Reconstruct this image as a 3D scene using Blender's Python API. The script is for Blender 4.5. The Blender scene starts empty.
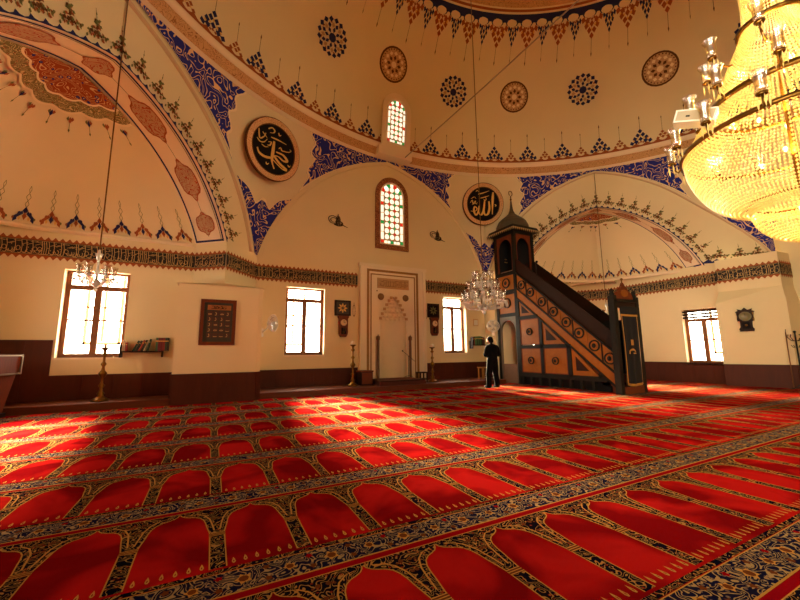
import bpy, bmesh, math, random
from mathutils import Vector, Matrix

random.seed(7)
S = bpy.context.scene
COL = S.collection
PI = math.pi
def rad(d): return d * PI / 180.0
def srgb(r, g, b):
    def c(x):
        x /= 255.0
        return x / 12.92 if x <= 0.04045 else ((x + 0.055) / 1.055) ** 2.4
    return (c(r), c(g), c(b), 1.0)

# ------------------------------------------------------------------ camera
yaw, pitch, roll = rad(27.3135), rad(8.2242), rad(-0.53489)
fwd = Vector((math.sin(yaw) * math.cos(pitch), math.cos(yaw) * math.cos(pitch), math.sin(pitch)))
rgt = Vector((math.cos(yaw), -math.sin(yaw), 0))
upv = rgt.cross(fwd)
r2 = math.cos(roll) * rgt + math.sin(roll) * upv
u2 = -math.sin(roll) * rgt + math.cos(roll) * upv
cam_d = bpy.data.cameras.new('camera')
cam_d.sensor_fit = 'HORIZONTAL'; cam_d.sensor_width = 36.0
cam_d.lens = 361.279 / 800.0 * 36.0
cam_d.clip_start = 0.05; cam_d.clip_end = 200
cam = bpy.data.objects.new('camera', cam_d); COL.objects.link(cam)
M3 = Matrix((r2, u2, -fwd)).transposed()
cam.matrix_world = Matrix.Translation((0, 0, 1.25)) @ M3.to_4x4()
S.camera = cam

# ------------------------------------------------------------------ world, sun, exposure
W = bpy.data.worlds.new('bright_hazy_sky'); S.world = W
W.use_nodes = True
bg = W.node_tree.nodes['Background']
bg.inputs[0].default_value = (1.0, 0.93, 0.74, 1); bg.inputs[1].default_value = 16.0
sun_d = bpy.data.lights.new('sun', 'SUN'); sun_d.energy = 170.0; sun_d.angle = rad(17.0); sun_d.color = (1.0, 0.74, 0.46)
sun = bpy.data.objects.new('sun', sun_d); COL.objects.link(sun)
sun.rotation_euler = Vector((0.0, -0.86, -0.40)).to_track_quat('-Z', 'Y').to_euler()
sun.location = (6, 40, 26)
S.view_settings.view_transform = 'Standard'; S.view_settings.look = 'None'
S.view_settings.gamma = 1.0; S.view_settings.use_curve_mapping = False
S.view_settings.exposure = 0.46
S.cycles.use_denoising = True
S.cycles.max_bounces = 10; S.cycles.diffuse_bounces = 4; S.cycles.transparent_max_bounces = 16
S.cycles.sample_clamp_indirect = 6.0

def area_light(name, loc, target, sx, sy, power, color, portal=False):
    d = bpy.data.lights.new(name, 'AREA'); d.shape = 'RECTANGLE'; d.size = sx; d.size_y = sy
    d.energy = power; d.color = color
    if portal: d.cycles.is_portal = True
    o = bpy.data.objects.new(name, d); COL.objects.link(o)
    o.location = loc
    o.rotation_euler = (Vector(target) - Vector(loc)).to_track_quat('-Z', 'Z').to_euler()
    return o

# dome / octagon frame of the hall
CX, CY = 6.28, 1.46
RING_R, RING_Z = 10.84, 8.88
DOME_R, DOME_Z, DOME_H = 10.5, 9.34, 8.5

# unseen fill lamps added behind the viewer and round the side walls
FILL_LAMPS = [(186, 2.4, 40), (203, 2.4, 25), (224, 2.4, 40), (250, 2.4, 10), (290, 2.4, 10), (318, 2.4, 10), (340, 2.4, 10), (356, 2.4, 15), (190, 6.6, 40), (225, 6.6, 30), (312, 6.6, 30), (354, 6.6, 25)]
DAY = (1.0, 0.90, 0.66)
for i, (a, z, pw) in enumerate(FILL_LAMPS):
    ca, sa = math.cos(rad(a)), math.sin(rad(a))
    area_light('window_daylight', (CX + 10.6 * ca, CY + 10.6 * sa, z), (CX, CY, z - 0.3), 1.3, 2.2, pw, DAY).data.spread = rad(48)
# sky portals of the windows in view
area_light('sky_portal', (-2.72, 12.1, 2.3), (-2.72, 0, 2.3), 1.35, 2.2, 1, DAY, True)
area_light('sky_portal', (2.75, 12.68, 2.3), (2.75, 0, 2.3), 1.3, 2.25, 1, DAY, True)
area_light('sky_portal', (8.93, 12.68, 2.3), (8.93, 0, 2.3), 1.15, 2.25, 1, DAY, True)
area_light('sky_portal', (13.35, 12.15, 2.3), (13.35, 0, 2.3), 1.3, 2.2, 1, DAY, True)
area_light('sky_portal', (-5.6, 8.9, 2.3), (0, 8.9, 2.3), 1.3, 2.2, 1, DAY, True)
area_light('sky_portal', (16.9, 6.95, 1.75), (0, 6.95, 1.75), 1.25, 2.0, 1, DAY, True)

# ------------------------------------------------------------------ mesh helper
class MB:
    def __init__(s): s.v = []; s.f = []; s.m = []; s.s = []
    def add(s, vs, fs, mi=0, sm=False):
        o = len(s.v); s.v.extend([tuple(p) for p in vs])
        for f in fs: s.f.append([i + o for i in f]); s.m.append(mi); s.s.append(sm)
        return s
    def box(s, x0, y0, z0, x1, y1, z1, mi=0):
        v = [(x0,y0,z0),(x1,y0,z0),(x1,y1,z0),(x0,y1,z0),(x0,y0,z1),(x1,y0,z1),(x1,y1,z1),(x0,y1,z1)]
        return s.add(v, [(0,3,2,1),(4,5,6,7),(0,1,5,4),(1,2,6,5),(2,3,7,6),(3,0,4,7)], mi)
    def poly(s, pts, mi=0): return s.add(pts, [list(range(len(pts)))], mi)
    def prism(s, bottom, top, mi=0, sm=False):
        n = len(bottom)
        return s.add(list(bottom) + list(top), [list(range(n))[::-1], list(range(n, 2*n))] + [(i,(i+1)%n,n+(i+1)%n,n+i) for i in range(n)], mi, sm)
    def tube(s, pts, r, n=6, mi=0, caps=True):
        pts = [Vector(p) for p in pts]; k = len(pts)
        rs = r if isinstance(r, (list, tuple)) else [r] * k
        vs = []; ref = None
        for i, p in enumerate(pts):
            t = (pts[min(i+1, k-1)] - pts[max(i-1, 0)])
            t = t.normalized() if t.length > 1e-9 else Vector((0,0,1))
            if ref is None:
                ref = Vector((1,0,0)) if abs(t.x) < 0.9 else Vector((0,1,0))
            a = (ref - t * ref.dot(t)).normalized(); b = t.cross(a); ref = a
            for j in range(n):
                q = 2*PI*j/n
                vs.append(p + (a*math.cos(q) + b*math.sin(q)) * rs[i])
        fs = []
        for i in range(k-1):
            for j in range(n):
                fs.append((i*n+j, i*n+(j+1)%n, (i+1)*n+(j+1)%n, (i+1)*n+j))
        if caps: fs += [list(range(n))[::-1], list(range((k-1)*n, k*n))]
        return s.add(vs, fs, mi, True)
    def lathe(s, prof, n=16, mi=0, cx=0, cy=0, sm=True, a0=0, a1=360):
        full = abs(a1 - a0 - 360) < 1e-6; m = n if full else n + 1
        vs = []
        for r, z in prof:
            for j in range(m):
                q = rad(a0 + (a1-a0)*j/n); vs.append((cx + r*math.cos(q), cy + r*math.sin(q), z))
        fs = []
        for i in range(len(prof)-1):
            for j in range(n):
                fs.append((i*m+j, i*m+(j+1)%m, (i+1)*m+(j+1)%m, (i+1)*m+j))
        return s.add(vs, fs, mi, sm)
    def grid(s, fn, nu, nv, mi=0, sm=True):
        vs = [fn(i/nu, j/nv) for j in range(nv+1) for i in range(nu+1)]
        fs = [(j*(nu+1)+i, j*(nu+1)+i+1, (j+1)*(nu+1)+i+1, (j+1)*(nu+1)+i) for j in range(nv) for i in range(nu)]
        return s.add(vs, fs, mi, sm)
    def ball(s, c, r, mi=0, nu=10, nv=6, sz=1.0):
        c = Vector(c)
        return s.grid(lambda u, v: c + Vector((r*math.sin(PI*v)*math.cos(2*PI*u), r*math.sin(PI*v)*math.sin(2*PI*u), r*sz*math.cos(PI*v))), nu, nv, mi)
    def octa(s, c, r, h, mi=0):
        x, y, z = c
        return s.add([(x+r,y,z),(x,y+r,z),(x-r,y,z),(x,y-r,z),(x,y,z+h),(x,y,z-h)],
                     [(0,1,4),(1,2,4),(2,3,4),(3,0,4),(1,0,5),(2,1,5),(3,2,5),(0,3,5)], mi)
    def mesh(s, name, mats):
        me = bpy.data.meshes.new(name); me.from_pydata(s.v, [], s.f)
        for m in (mats if isinstance(mats, (list, tuple)) else [mats]): me.materials.append(m)
        me.polygons.foreach_set('material_index', s.m); me.polygons.foreach_set('use_smooth', s.s)
        me.update(); return me
    def build(s, name, mats, parent=None, loc=None, kind=None):
        o = bpy.data.objects.new(name, s.mesh(name, mats)); COL.objects.link(o)
        if parent is not None: o.parent = parent
        if loc is not None: o.location = loc
        if kind: o['kind'] = kind
        return o

def struct(name, mb, mats, parent=None):
    return mb.build(name, mats, parent, kind=None if parent is not None else 'structure')
def tag(o, label, cat, group=None):
    o['label'] = label; o['category'] = cat
    if group: o['group'] = group
    return o
def thing(name, label, cat, loc=(0,0,0), rz=0.0, group=None):
    o = bpy.data.objects.new(name, None); COL.objects.link(o); o.empty_display_size = 0.1
    o.location = loc; o.rotation_euler = (0, 0, rz)
    return tag(o, label, cat, group)
def copy_tree(o, parent=None, label=None):
    c = o.copy(); COL.objects.link(c); c.parent = parent
    if label: c['label'] = label
    for ch in [x for x in bpy.data.objects if x.parent == o]: copy_tree(ch, c)
    return c
def place(o, name, mesh, parent, loc=(0,0,0), rot=(0,0,0)):
    k = bpy.data.objects.new(name, mesh); COL.objects.link(k); k.parent = parent; k.location = loc; k.rotation_euler = rot
    return k

# ------------------------------------------------------------------ materials
def nodes(name):
    m = bpy.data.materials.new(name); m.use_nodes = True
    nt = m.node_tree; return m, nt, nt.nodes['Principled BSDF']
def nd(nt, t, **kw):
    n = nt.nodes.new(t)
    for k, v in kw.items(): setattr(n, k, v)
    return n
def lk(nt, a, b): nt.links.new(a, b)
def mth(nt, op, a, b=None):
    n = nd(nt, 'ShaderNodeMath', operation=op)
    for i, x in enumerate((a, b)):
        if x is None: continue
        if hasattr(x, 'is_linked'): lk(nt, x, n.inputs[i])
        else: n.inputs[i].default_value = x
    return n.outputs[0]
def mixc(nt, f, a, b):
    n = nd(nt, 'ShaderNodeMix', data_type='RGBA')
    for s_, x in ((n.inputs[0], f), (n.inputs[6], a), (n.inputs[7], b)):
        if hasattr(x, 'is_linked'): lk(nt, x, s_)
        else: s_.default_value = x
    return n.outputs[2]
def coords(nt, scale=(1,1,1), kind='Object'):
    tc = nd(nt, 'ShaderNodeTexCoord'); mp = nd(nt, 'ShaderNodeMapping'); mp.inputs['Scale'].default_value = scale
    lk(nt, tc.outputs[kind], mp.inputs[0]); return mp.outputs[0]
def noise(nt, vec, scale, detail=2.0, dist=0.0):
    n = nd(nt, 'ShaderNodeTexNoise'); lk(nt, vec, n.inputs['Vector'])
    n.inputs['Scale'].default_value = scale; n.inputs['Detail'].default_value = detail; n.inputs['Distortion'].default_value = dist
    return n.outputs['Fac']
def bump(nt, b, h, strength, dist=0.01):
    n = nd(nt, 'ShaderNodeBump'); n.inputs['Strength'].default_value = strength; n.inputs['Distance'].default_value = dist
    lk(nt, h, n.inputs['Height']); lk(nt, n.outputs[0], b.inputs['Normal'])
def simple(name, col, rough=0.6, metal=0.0, var=0.12, scale=6.0, bmp=0.0, spec=0.5, stretch=(1,1,1)):
    m, nt, b = nodes(name)
    v = coords(nt, stretch); f = noise(nt, v, scale, 4.0)
    d = tuple(c * (1 - var) for c in col[:3]) + (1,); l = tuple(min(1, c * (1 + var)) for c in col[:3]) + (1,)
    lk(nt, mixc(nt, f, d, l), b.inputs['Base Color'])
    b.inputs['Roughness'].default_value = rough; b.inputs['Metallic'].default_value = metal
    b.inputs['Specular IOR Level'].default_value = spec
    if bmp: bump(nt, b, f, bmp)
    return m
def wood(name, dark, light, rough=0.5, scale=3.0, axis=(14, 14, 1.2), spec=0.22):
    m, nt, b = nodes(name)
    v = coords(nt, axis); f = noise(nt, v, scale, 5.0, 0.8)
    lk(nt, mixc(nt, f, dark, light), b.inputs['Base Color']); b.inputs['Roughness'].default_value = rough; b.inputs['Specular IOR Level'].default_value = spec
    bump(nt, b, f, 0.12, 0.004); return m
def arabesque(name, ground, line, accent, scale=2.2, rough=0.85, nlines=5.0, width=0.16, acc=0.28, bmp=0.0):
    """scrolling tendrils: contour lines of a soft noise, with blossoms at cell centres"""
    m, nt, b = nodes(name)
    v = coords(nt)
    f = noise(nt, v, scale, 0.0, 1.2)
    fr = mth(nt, 'FRACT', mth(nt, 'MULTIPLY', f, nlines * 2.0))
    d = mth(nt, 'ABSOLUTE', mth(nt, 'SUBTRACT', fr, 0.5))
    ln = mth(nt, 'LESS_THAN', d, width)
    vo = nd(nt, 'ShaderNodeTexVoronoi'); lk(nt, v, vo.inputs['Vector']); vo.inputs['Scale'].default_value = scale * 1.9
    fl = mth(nt, 'LESS_THAN', vo.outputs['Distance'], acc)
    core = mth(nt, 'LESS_THAN', vo.outputs['Distance'], acc * 0.5)
    c1 = mixc(nt, ln, ground, line)
    c2 = mixc(nt, fl, c1, accent)
    c3 = mixc(nt, core, c2, line)
    lk(nt, c3, b.inputs['Base Color']); b.inputs['Roughness'].default_value = rough
    b.inputs['Specular IOR Level'].default_value = 0.0 if bmp else 0.2
    if bmp: bump(nt, b, f, bmp)
    return m
def emit(name, col, strength):
    m, nt, b = nodes(name)
    b.inputs['Base Color'].default_value = col; b.inputs['Emission Color'].default_value = col
    b.inputs['Emission Strength'].default_value = strength; b.inputs['Roughness'].default_value = 0.3
    return m
def clear_glass(name, tint=(1,1,1,1), gloss=0.08, rough=0.03):
    m = bpy.data.materials.new(name); m.use_nodes = True; nt = m.node_tree; nt.nodes.clear()
    out = nd(nt, 'ShaderNodeOutputMaterial'); t = nd(nt, 'ShaderNodeBsdfTransparent'); g = nd(nt, 'ShaderNodeBsdfGlossy')
    t.inputs[0].default_value = tint; g.inputs['Roughness'].default_value = rough
    mx = nd(nt, 'ShaderNodeMixShader'); mx.inputs[0].default_value = gloss
    lk(nt, t.outputs[0], mx.inputs[1]); lk(nt, g.outputs[0], mx.inputs[2]); lk(nt, mx.outputs[0], out.inputs[0])
    return m
def crystal(name, col, trans=0.55, gloss=0.35):
    m = bpy.data.materials.new(name); m.use_nodes = True; nt = m.node_tree; nt.nodes.clear()
    out = nd(nt, 'ShaderNodeOutputMaterial'); t = nd(nt, 'ShaderNodeBsdfTranslucent'); g = nd(nt, 'ShaderNodeBsdfGlossy'); d = nd(nt, 'ShaderNodeBsdfDiffuse')
    t.inputs[0].default_value = col; d.inputs[0].default_value = col; g.inputs[0].default_value = (1, .95, .85, 1); g.inputs['Roughness'].default_value = 0.12
    a = nd(nt, 'ShaderNodeMixShader'); a.inputs[0].default_value = trans; lk(nt, d.outputs[0], a.inputs[1]); lk(nt, t.outputs[0], a.inputs[2])
    c = nd(nt, 'ShaderNodeMixShader'); c.inputs[0].default_value = gloss; lk(nt, a.outputs[0], c.inputs[1]); lk(nt, g.outputs[0], c.inputs[2])
    lk(nt, c.outputs[0], out.inputs[0]); return m

PLASTER = simple('warm_cream_plaster', (0.77, 0.62, 0.36, 1), 0.8, var=0.04, scale=1.2, bmp=0.03, spec=0.25)
PLASTER_L = simple('pale_cream_plaster', (0.86, 0.69, 0.47, 1), 0.75, var=0.03, scale=2.0, spec=0.25)
MARBLE = simple('cream_marble', (0.82, 0.67, 0.46, 1), 0.5, var=0.05, scale=3.0)
NAVY = simple('navy_paint', srgb(38, 40, 84), 0.8, var=0.15, spec=0.2)
RUST = simple('rust_red_paint', srgb(158, 84, 44), 0.8, var=0.2, scale=20, spec=0.2)
BROWNP = simple('umber_paint', srgb(96, 56, 26), 0.8, var=0.15, spec=0.2)
OLIVE = simple('olive_paint', srgb(112, 108, 62), 0.8, var=0.25, scale=30, spec=0.2)
GOLDP = simple('ochre_gold_paint', srgb(220, 174, 88), 0.6, var=0.12, spec=0.3)
CREAMP = simple('ivory_paint', srgb(238, 215, 170), 0.7, var=0.06, spec=0.2)
BLACKP = simple('black_lacquer', srgb(14, 8, 9), 0.8, var=0.1, spec=0.2)
BLUE_AR = arabesque('blue_arabesque_panel', srgb(34, 40, 128), srgb(226, 186, 140), srgb(170, 96, 50), 2.7, 0.8, 2.6, 0.11, 0.15)
RED_AR = arabesque('red_arabesque_panel', srgb(150, 66, 34), srgb(206, 170, 112), srgb(34, 40, 110), 3.4, 0.8, 4.0, 0.10, 0.24)
OLIVE_AR = arabesque('olive_arabesque_border', srgb(120, 106, 62), srgb(206, 180, 124), srgb(140, 70, 40), 6.0, 0.8, 4.0, 0.12, 0.22)
RING_AR = arabesque('brown_ring_ornament', srgb(206, 160, 108), srgb(156, 108, 64), srgb(186, 138, 88), 5.0, 0.8, 4.0, 0.10, 0.2)
FRAME_AR = arabesque('window_border_ornament', srgb(120, 62, 34), srgb(206, 150, 90), srgb(60, 50, 40), 9.0, 0.7, 4.0, 0.12, 0.24)
ROUND_AR = arabesque('roundel_border_ornament', srgb(208, 156, 104), srgb(232, 192, 140), srgb(150, 90, 54), 9.0, 0.7, 4.0, 0.14, 0.22)
BANDG = simple('dark_inscription_ground', srgb(22, 13, 8), 0.75, var=0.2)
BANDL = simple('old_gold_lettering', srgb(196, 158, 96), 0.6, var=0.1)
WAINS = wood('dark_brown_panelling', srgb(64, 24, 9), srgb(88, 36, 14), 0.6, 1.5, (6, 6, 0.8))
STEPW = wood('brown_step_boards', srgb(84, 36, 14), srgb(112, 54, 24), 0.5, 1.5, (1, 6, 6))
WINW = wood('brown_window_wood', srgb(110, 66, 36), srgb(140, 88, 50), 0.5)
OAK = wood('reddish_brown_wood', srgb(86, 34, 12), srgb(120, 56, 24), 0.6)
DARKW = wood('dark_walnut', srgb(28, 13, 6), srgb(48, 24, 11), 0.55, spec=0.15)
MBO = wood('orange_walnut_panel', srgb(122, 66, 10), srgb(160, 94, 22), 0.45, 2.0, (6, 2, 2))
MBD = simple('blackened_green_frame', srgb(24, 19, 12), 0.6, spec=0.2, var=0.2, scale=9)
MBG = simple('lead_grey_roof', srgb(74, 68, 52), 0.5, var=0.15)
BRASS = simple('aged_brass', srgb(118, 82, 30), 0.3, metal=0.9, var=0.15)
IRON = simple('black_iron', srgb(26, 24, 24), 0.5, metal=0.6)
STEEL = simple('dull_steel', srgb(150, 130, 105), 0.4, metal=0.8)
GLASS = clear_glass('window_glass', gloss=0.05)
LAMPGLASS = clear_glass('lamp_glass', (0.80, 0.74, 0.64, 1), 0.28, 0.12)
CLOTHB = simple('black_velvet', srgb(14, 10, 12), 0.95, var=0.2, scale=30)
GOLDC = simple('gold_braid', srgb(190, 140, 56), 0.45, metal=0.5)
WHITEP = simple('white_plastic', srgb(225, 215, 200), 0.4, var=0.03)

# carpet colours
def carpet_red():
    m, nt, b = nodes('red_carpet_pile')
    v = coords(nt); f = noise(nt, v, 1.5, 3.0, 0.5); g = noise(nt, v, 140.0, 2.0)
    r = nd(nt, 'ShaderNodeValToRGB'); lk(nt, f, r.inputs[0])  # blotchy ramp: uneven pile tone with sun dapples painted in
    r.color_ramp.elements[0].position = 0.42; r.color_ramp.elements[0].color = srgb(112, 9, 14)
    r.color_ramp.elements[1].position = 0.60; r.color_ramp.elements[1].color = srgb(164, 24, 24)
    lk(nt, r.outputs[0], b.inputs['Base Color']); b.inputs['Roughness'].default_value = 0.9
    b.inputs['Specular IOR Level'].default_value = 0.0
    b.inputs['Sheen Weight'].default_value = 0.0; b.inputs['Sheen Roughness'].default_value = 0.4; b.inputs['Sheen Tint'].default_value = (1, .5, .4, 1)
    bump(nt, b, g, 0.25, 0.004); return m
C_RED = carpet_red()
C_LINE = simple('crimson_carpet_stripe', srgb(132, 8, 22), 0.95, var=0.15, scale=60, spec=0.0)
C_NAVY = arabesque('navy_scroll_carpet', srgb(12, 12, 28), srgb(160, 122, 66), srgb(124, 40, 26), 12.0, 0.95, 3.0, 0.12, 0.22, 0.1)
C_BORD = arabesque('floral_border_carpet', srgb(17, 19, 50), srgb(154, 132, 96), srgb(98, 84, 82), 11.0, 0.95, 3.0, 0.15, 0.24, 0.1)
C_GOLD = simple('gold_carpet_outline', srgb(182, 136, 68), 0.95, var=0.15, scale=80, spec=0.0)
C_BRN = simple('brown_carpet_collar', srgb(100, 54, 32), 0.95, var=0.3, scale=60, spec=0.0)

# ================================================================== THE SETTING
# ---- floor and carpet
fl = MB(); fl.box(-9, -12, -0.25, 21, 15, -0.002); struct('floor', fl, simple('stone_floor', srgb(120, 96, 70), 0.6))

TA, TB, TX0, TY0 = 0.5004, 1.2865, 0.854, 2.166      # prayer niche module
def carpet():
    root = MB()
    plan = [(-5.15, 11.0), (-5.15, 6.5), (-4.2, 5.7), (-4.6, 4.6)]
    plan += [(CX + 11.3*math.cos(rad(a)), CY + 11.3*math.sin(rad(a))) for a in range(166, 376, 6)]
    plan += [(17.2, 4.5), (16.4, 4.6), (15.78, 6.15), (16.4, 6.4), (16.4, 10.4), (15.4, 11.4), (12.3, 11.3), (10.3, 11.3), (10.3, 10.82), (1.25, 10.82), (1.1, 10.66), (-.86, 10.66), (-.9, 10.67), (-5.15, 10.67)]
    plan = plan[1:]
    n_ = len(plan); root.add([(x, y, -.002) for x, y in plan] + [(x, y, .012) for x, y in plan], [list(range(n_, 2*n_)), list(range(n_))[::-1]] + [(i, (i+1) % n_, n_+(i+1) % n_, n_+i) for i in range(n_)], 0)
    nbase = len(root.f)
    z1, z2, z3 = 0.0132, 0.0142, 0.0150
    half = [(0, 0), (.02, -.022), (.06, -.043), (.13, -.06), (.21, -.074), (.275, -.098), (.32, -.135), (.345, -.18), (.36, -.23), (.38, -.28), (.40, -.33), (.402, -.45), (.402, -.58), (.402, -.705)]
    def P(i, j, u, v, z): return (TX0 + (i + u) * TA, TY0 + (j + v) * TB, z)
    for j in range(-1, 8):
        y = TY0 + j * TB
        xa, xb = -13, 33
        # continuous strips of this row
        def strip(v0, v1, z, mi):
            root.poly([P(xa, j, -.5, v0, z), P(xb, j, .5, v0, z), P(xb, j, .5, v1, z), P(xa, j, -.5, v1, z)], mi)
        strip(.02, .066, z1, 2)          # crimson stripe
        strip(-.93, -.757, z1, 3)        # floral border
        strip(0.0, .02, z1, 1)
        for v in (.018, .064, -.932, -.762): strip(v, v + .005, z2, 4)
        strip(-.752, -.722, z1, 1)
        for i in range(xa, xb + 1):
            for sgn in (-1, 1):
                for k in range(len(half) - 1):
                    (u0, v0), (u1, v1) = half[k], half[k+1]
                    root.poly([P(i, j, sgn*u0, v0, z1), P(i, j, sgn*.5, v0, z1), P(i, j, sgn*.5, v1, z1), P(i, j, sgn*u1, v1, z1)], 1)
                    w = .0075
                    # gold outline
                    du, dv = (u1-u0)*TA, (v1-v0)*TB; l = math.hypot(du, dv) or 1
                    nx, ny = -dv/l*w/TA, du/l*w/TB
                    root.poly([P(i, j, sgn*(u0+nx*0), v0+ny*0, z2), P(i, j, sgn*(u0+nx), v0+ny, z2), P(i, j, sgn*(u1+nx), v1+ny, z2), P(i, j, sgn*u1, v1, z2)], 4)
                # inner scroll line in the spandrel
                if j < 5:
                    pts = [(.10, -.02), (.22, -.03), (.33, -.07), (.40, -.14), (.43, -.22), (.455, -.30)]
                    for k in range(len(pts)-1):
                        (u0, v0), (u1, v1) = pts[k], pts[k+1]
                        root.poly([P(i, j, sgn*u0, v0, z2), P(i, j, sgn*(u0+.02), v0+.002, z2), P(i, j, sgn*(u1+.02), v1+.002, z2), P(i, j, sgn*u1, v1, z2)], 4)
                    for (u, v, r) in ((.44, -.05, .035), (.38, -.06, .02), (.47, -.14, .03)):
                        root.poly([P(i, j, sgn*(u+r*math.cos(q)), v+r*.4*math.sin(q), z3) for q in [k*PI/3 for k in range(6)]], 5)
            root.poly([P(i, j, .402, -.375, z3), P(i, j, .598, -.375, z3), P(i, j, .598, -.335, z3), P(i, j, .402, -.335, z3)], 5)
            for v in (-.372, -.356, -.341):
                root.poly([P(i, j, .402, v, z3+.0006), P(i, j, .598, v, z3+.0006), P(i, j, .598, v+.005, z3+.0006), P(i, j, .402, v+.005, z3+.0006)], 4)
            # row of drop shaped tassels
            for k in range(6):
                u = -.33 + k*.132
                root.poly([P(i, j, u+du_, v_, z2) for du_, v_ in ((0, -.640), (-.016, -.662), (-.022, -.680), (-.010, -.692), (.010, -.692), (.022, -.680), (.016, -.662))], 4)
                root.poly([P(i, j, u+du_, v_, z3) for du_, v_ in ((0, -.664), (-.008, -.676), (0, -.686), (.008, -.676))], 2)
            # blossoms of the border
            for (u, v, r, mi) in ((-.25, -.845, .10, 4), (.25, -.845, .08, 4), (0.0, -.80, .05, 5), (0, -.89, .05, 5), (.5, -.80, .05, 2), (.5, -.89, .05, 5)):
                n = 10
                root.poly([P(i, j, u + r*(1 if q % 2 else .6)*math.cos(2*PI*q/n), v + r*(1 if q % 2 else .6)*.42*math.sin(2*PI*q/n), z2) for q in range(n)], mi)
                if r > .06: root.poly([P(i, j, u + r*.55*math.cos(2*PI*q/8), v + r*.23*math.sin(2*PI*q/8), z3) for q in range(8)], 5)
    # trim the woven pieces to the plan of the walls
    def lim(x, y):
        if x < 1.2: return 10.66
        if x < 10.3: return 10.82
        if x < 15.4: return 11.3
        return 11.4 - (x-15.4)*1.0
    def rmax(y): return 15.8 if 4.75 < y < 6.3 else (16.38 if y >= 6.3 else 16.4)
    F, Mx, Sx = root.f[:nbase], root.m[:nbase], root.s[:nbase]
    for k in range(nbase, len(root.f)):
        f = root.f[k]; xs = [root.v[i][0] for i in f]; ys = [root.v[i][1] for i in f]
        if max(xs) - min(xs) > 5:      # long strips: cut into short lengths
            x = -5.1; y0, y1 = min(ys), max(ys); z = root.v[f[0]][2]
            while x < 16.4:
                x2 = x + TA; xm = x + TA/2
                if y1 <= lim(xm, y1) and x2 <= rmax(y1) and x2 <= rmax(y0):
                    o = len(root.v); root.v += [(x, y0, z), (x2, y0, z), (x2, y1, z), (x, y1, z)]; F.append([o, o+1, o+2, o+3]); Mx.append(root.m[k]); Sx.append(False)
                x = x2
            continue
        if min(xs) < -5.1 or max(ys) > lim(sum(xs)/len(xs), max(ys)) or max(xs) > min(rmax(max(ys)), rmax(min(ys))): continue
        F.append(f); Mx.append(root.m[k]); Sx.append(False)
    root.f, root.m, root.s = F, Mx, Sx
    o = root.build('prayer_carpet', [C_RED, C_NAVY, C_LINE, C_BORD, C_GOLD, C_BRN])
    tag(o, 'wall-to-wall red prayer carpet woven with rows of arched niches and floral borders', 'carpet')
carpet()

# ---- walls
ZW = 4.46
def wall(mb, p0, p1, z0, z1, holes, out, thick=0.45, mi=0):
    p0 = Vector((p0[0], p0[1], 0)); p1 = Vector((p1[0], p1[1], 0)); d = (p1 - p0); L = d.length; d /= L
    out = Vector((out[0], out[1], 0)).normalized()
    us = sorted({0, L} | {h[0] for h in holes} | {h[1] for h in holes}); zs = sorted({z0, z1} | {h[2] for h in holes} | {h[3] for h in holes})
    Q = lambda u, z, o: tuple(p0 + d*u + out*o + Vector((0, 0, z)))
    for i in range(len(us)-1):
        for k in range(len(zs)-1):
            cu, cz = (us[i]+us[i+1])/2, (zs[k]+zs[k+1])/2
            if any(h[0] < cu < h[1] and h[2] < cz < h[3] for h in holes): continue
            for o in (0, thick):
                mb.poly([Q(us[i], zs[k], o), Q(us[i+1], zs[k], o), Q(us[i+1], zs[k+1], o), Q(us[i], zs[k+1], o)], mi)
    for a, b, c, e in holes:
        for q in (((a, c), (b, c)), ((b, c), (b, e)), ((b, e), (a, e)), ((a, e), (a, c))):
            mb.poly([Q(*q[0], 0), Q(*q[1], 0), Q(*q[1], thick), Q(*q[0], thick)], 1)
# plan of the inner wall face
YL, YQ, YR, XL, XR = 11.72, 12.3, 11.75, -5.2, 16.5
WIN1 = (-3.40, -2.06, 1.19, 3.40); WIN2 = (2.09, 3.40, 1.19, 3.46); WIN3 = (8.36, 9.50, 1.20, 3.50); WIN4 = (6.36, 7.58, 0.73, 2.80)
w = MB(); wall(w, (XL, YL), (-.6, YL), 0, ZW, [(WIN1[0]-XL, WIN1[1]-XL, WIN1[2], WIN1[3])], (0, 1)); struct('wall_front_left', w, [PLASTER, PLASTER_L])
w = MB(); wall(w, (1.13, YQ), (10.6, YQ), 0, ZW, [(WIN2[0]-1.13, WIN2[1]-1.13, WIN2[2], WIN2[3]), (5.46-1.13, 6.54-1.13, .2, 3.3), (WIN3[0]-1.13, WIN3[1]-1.13, WIN3[2], WIN3[3])], (0, 1))
for q in ([(5.3, 13.0, .1), (6.7, 13.0, .1), (6.7, 13.0, 3.45), (5.3, 13.0, 3.45)], [(5.3, 12.75, .1), (5.3, 13.0, .1), (5.3, 13.0, 3.45), (5.3, 12.75, 3.45)], [(6.7, 12.75, .1), (6.7, 13.0, .1), (6.7, 13.0, 3.45), (6.7, 12.75, 3.45)], [(5.3, 12.75, 3.45), (6.7, 12.75, 3.45), (6.7, 13.0, 3.45), (5.3, 13.0, 3.45)], [(5.3, 12.75, .1), (6.7, 12.75, .1), (6.7, 13.0, .1), (5.3, 13.0, .1)]): w.poly(q)
struct('wall_front', w, [PLASTER, PLASTER_L])
w = MB(); wall(w, (12.2, YR), (15.5, YR), 0, ZW, [(.5, 1.8, 1.2, 3.4)], (0, 1)); wall(w, (15.5, YR), (XR, 10.5), 0, ZW, [], (1, 1)); struct('wall_front_right', w, [PLASTER, PLASTER_L])
w = MB(); wall(w, (XR, 10.5), (XR, 6.2), 0, ZW, [(10.5-WIN4[1], 10.5-WIN4[0], WIN4[2], WIN4[3])], (1, 0)); struct('wall_right', w, [PLASTER, PLASTER_L])
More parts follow.
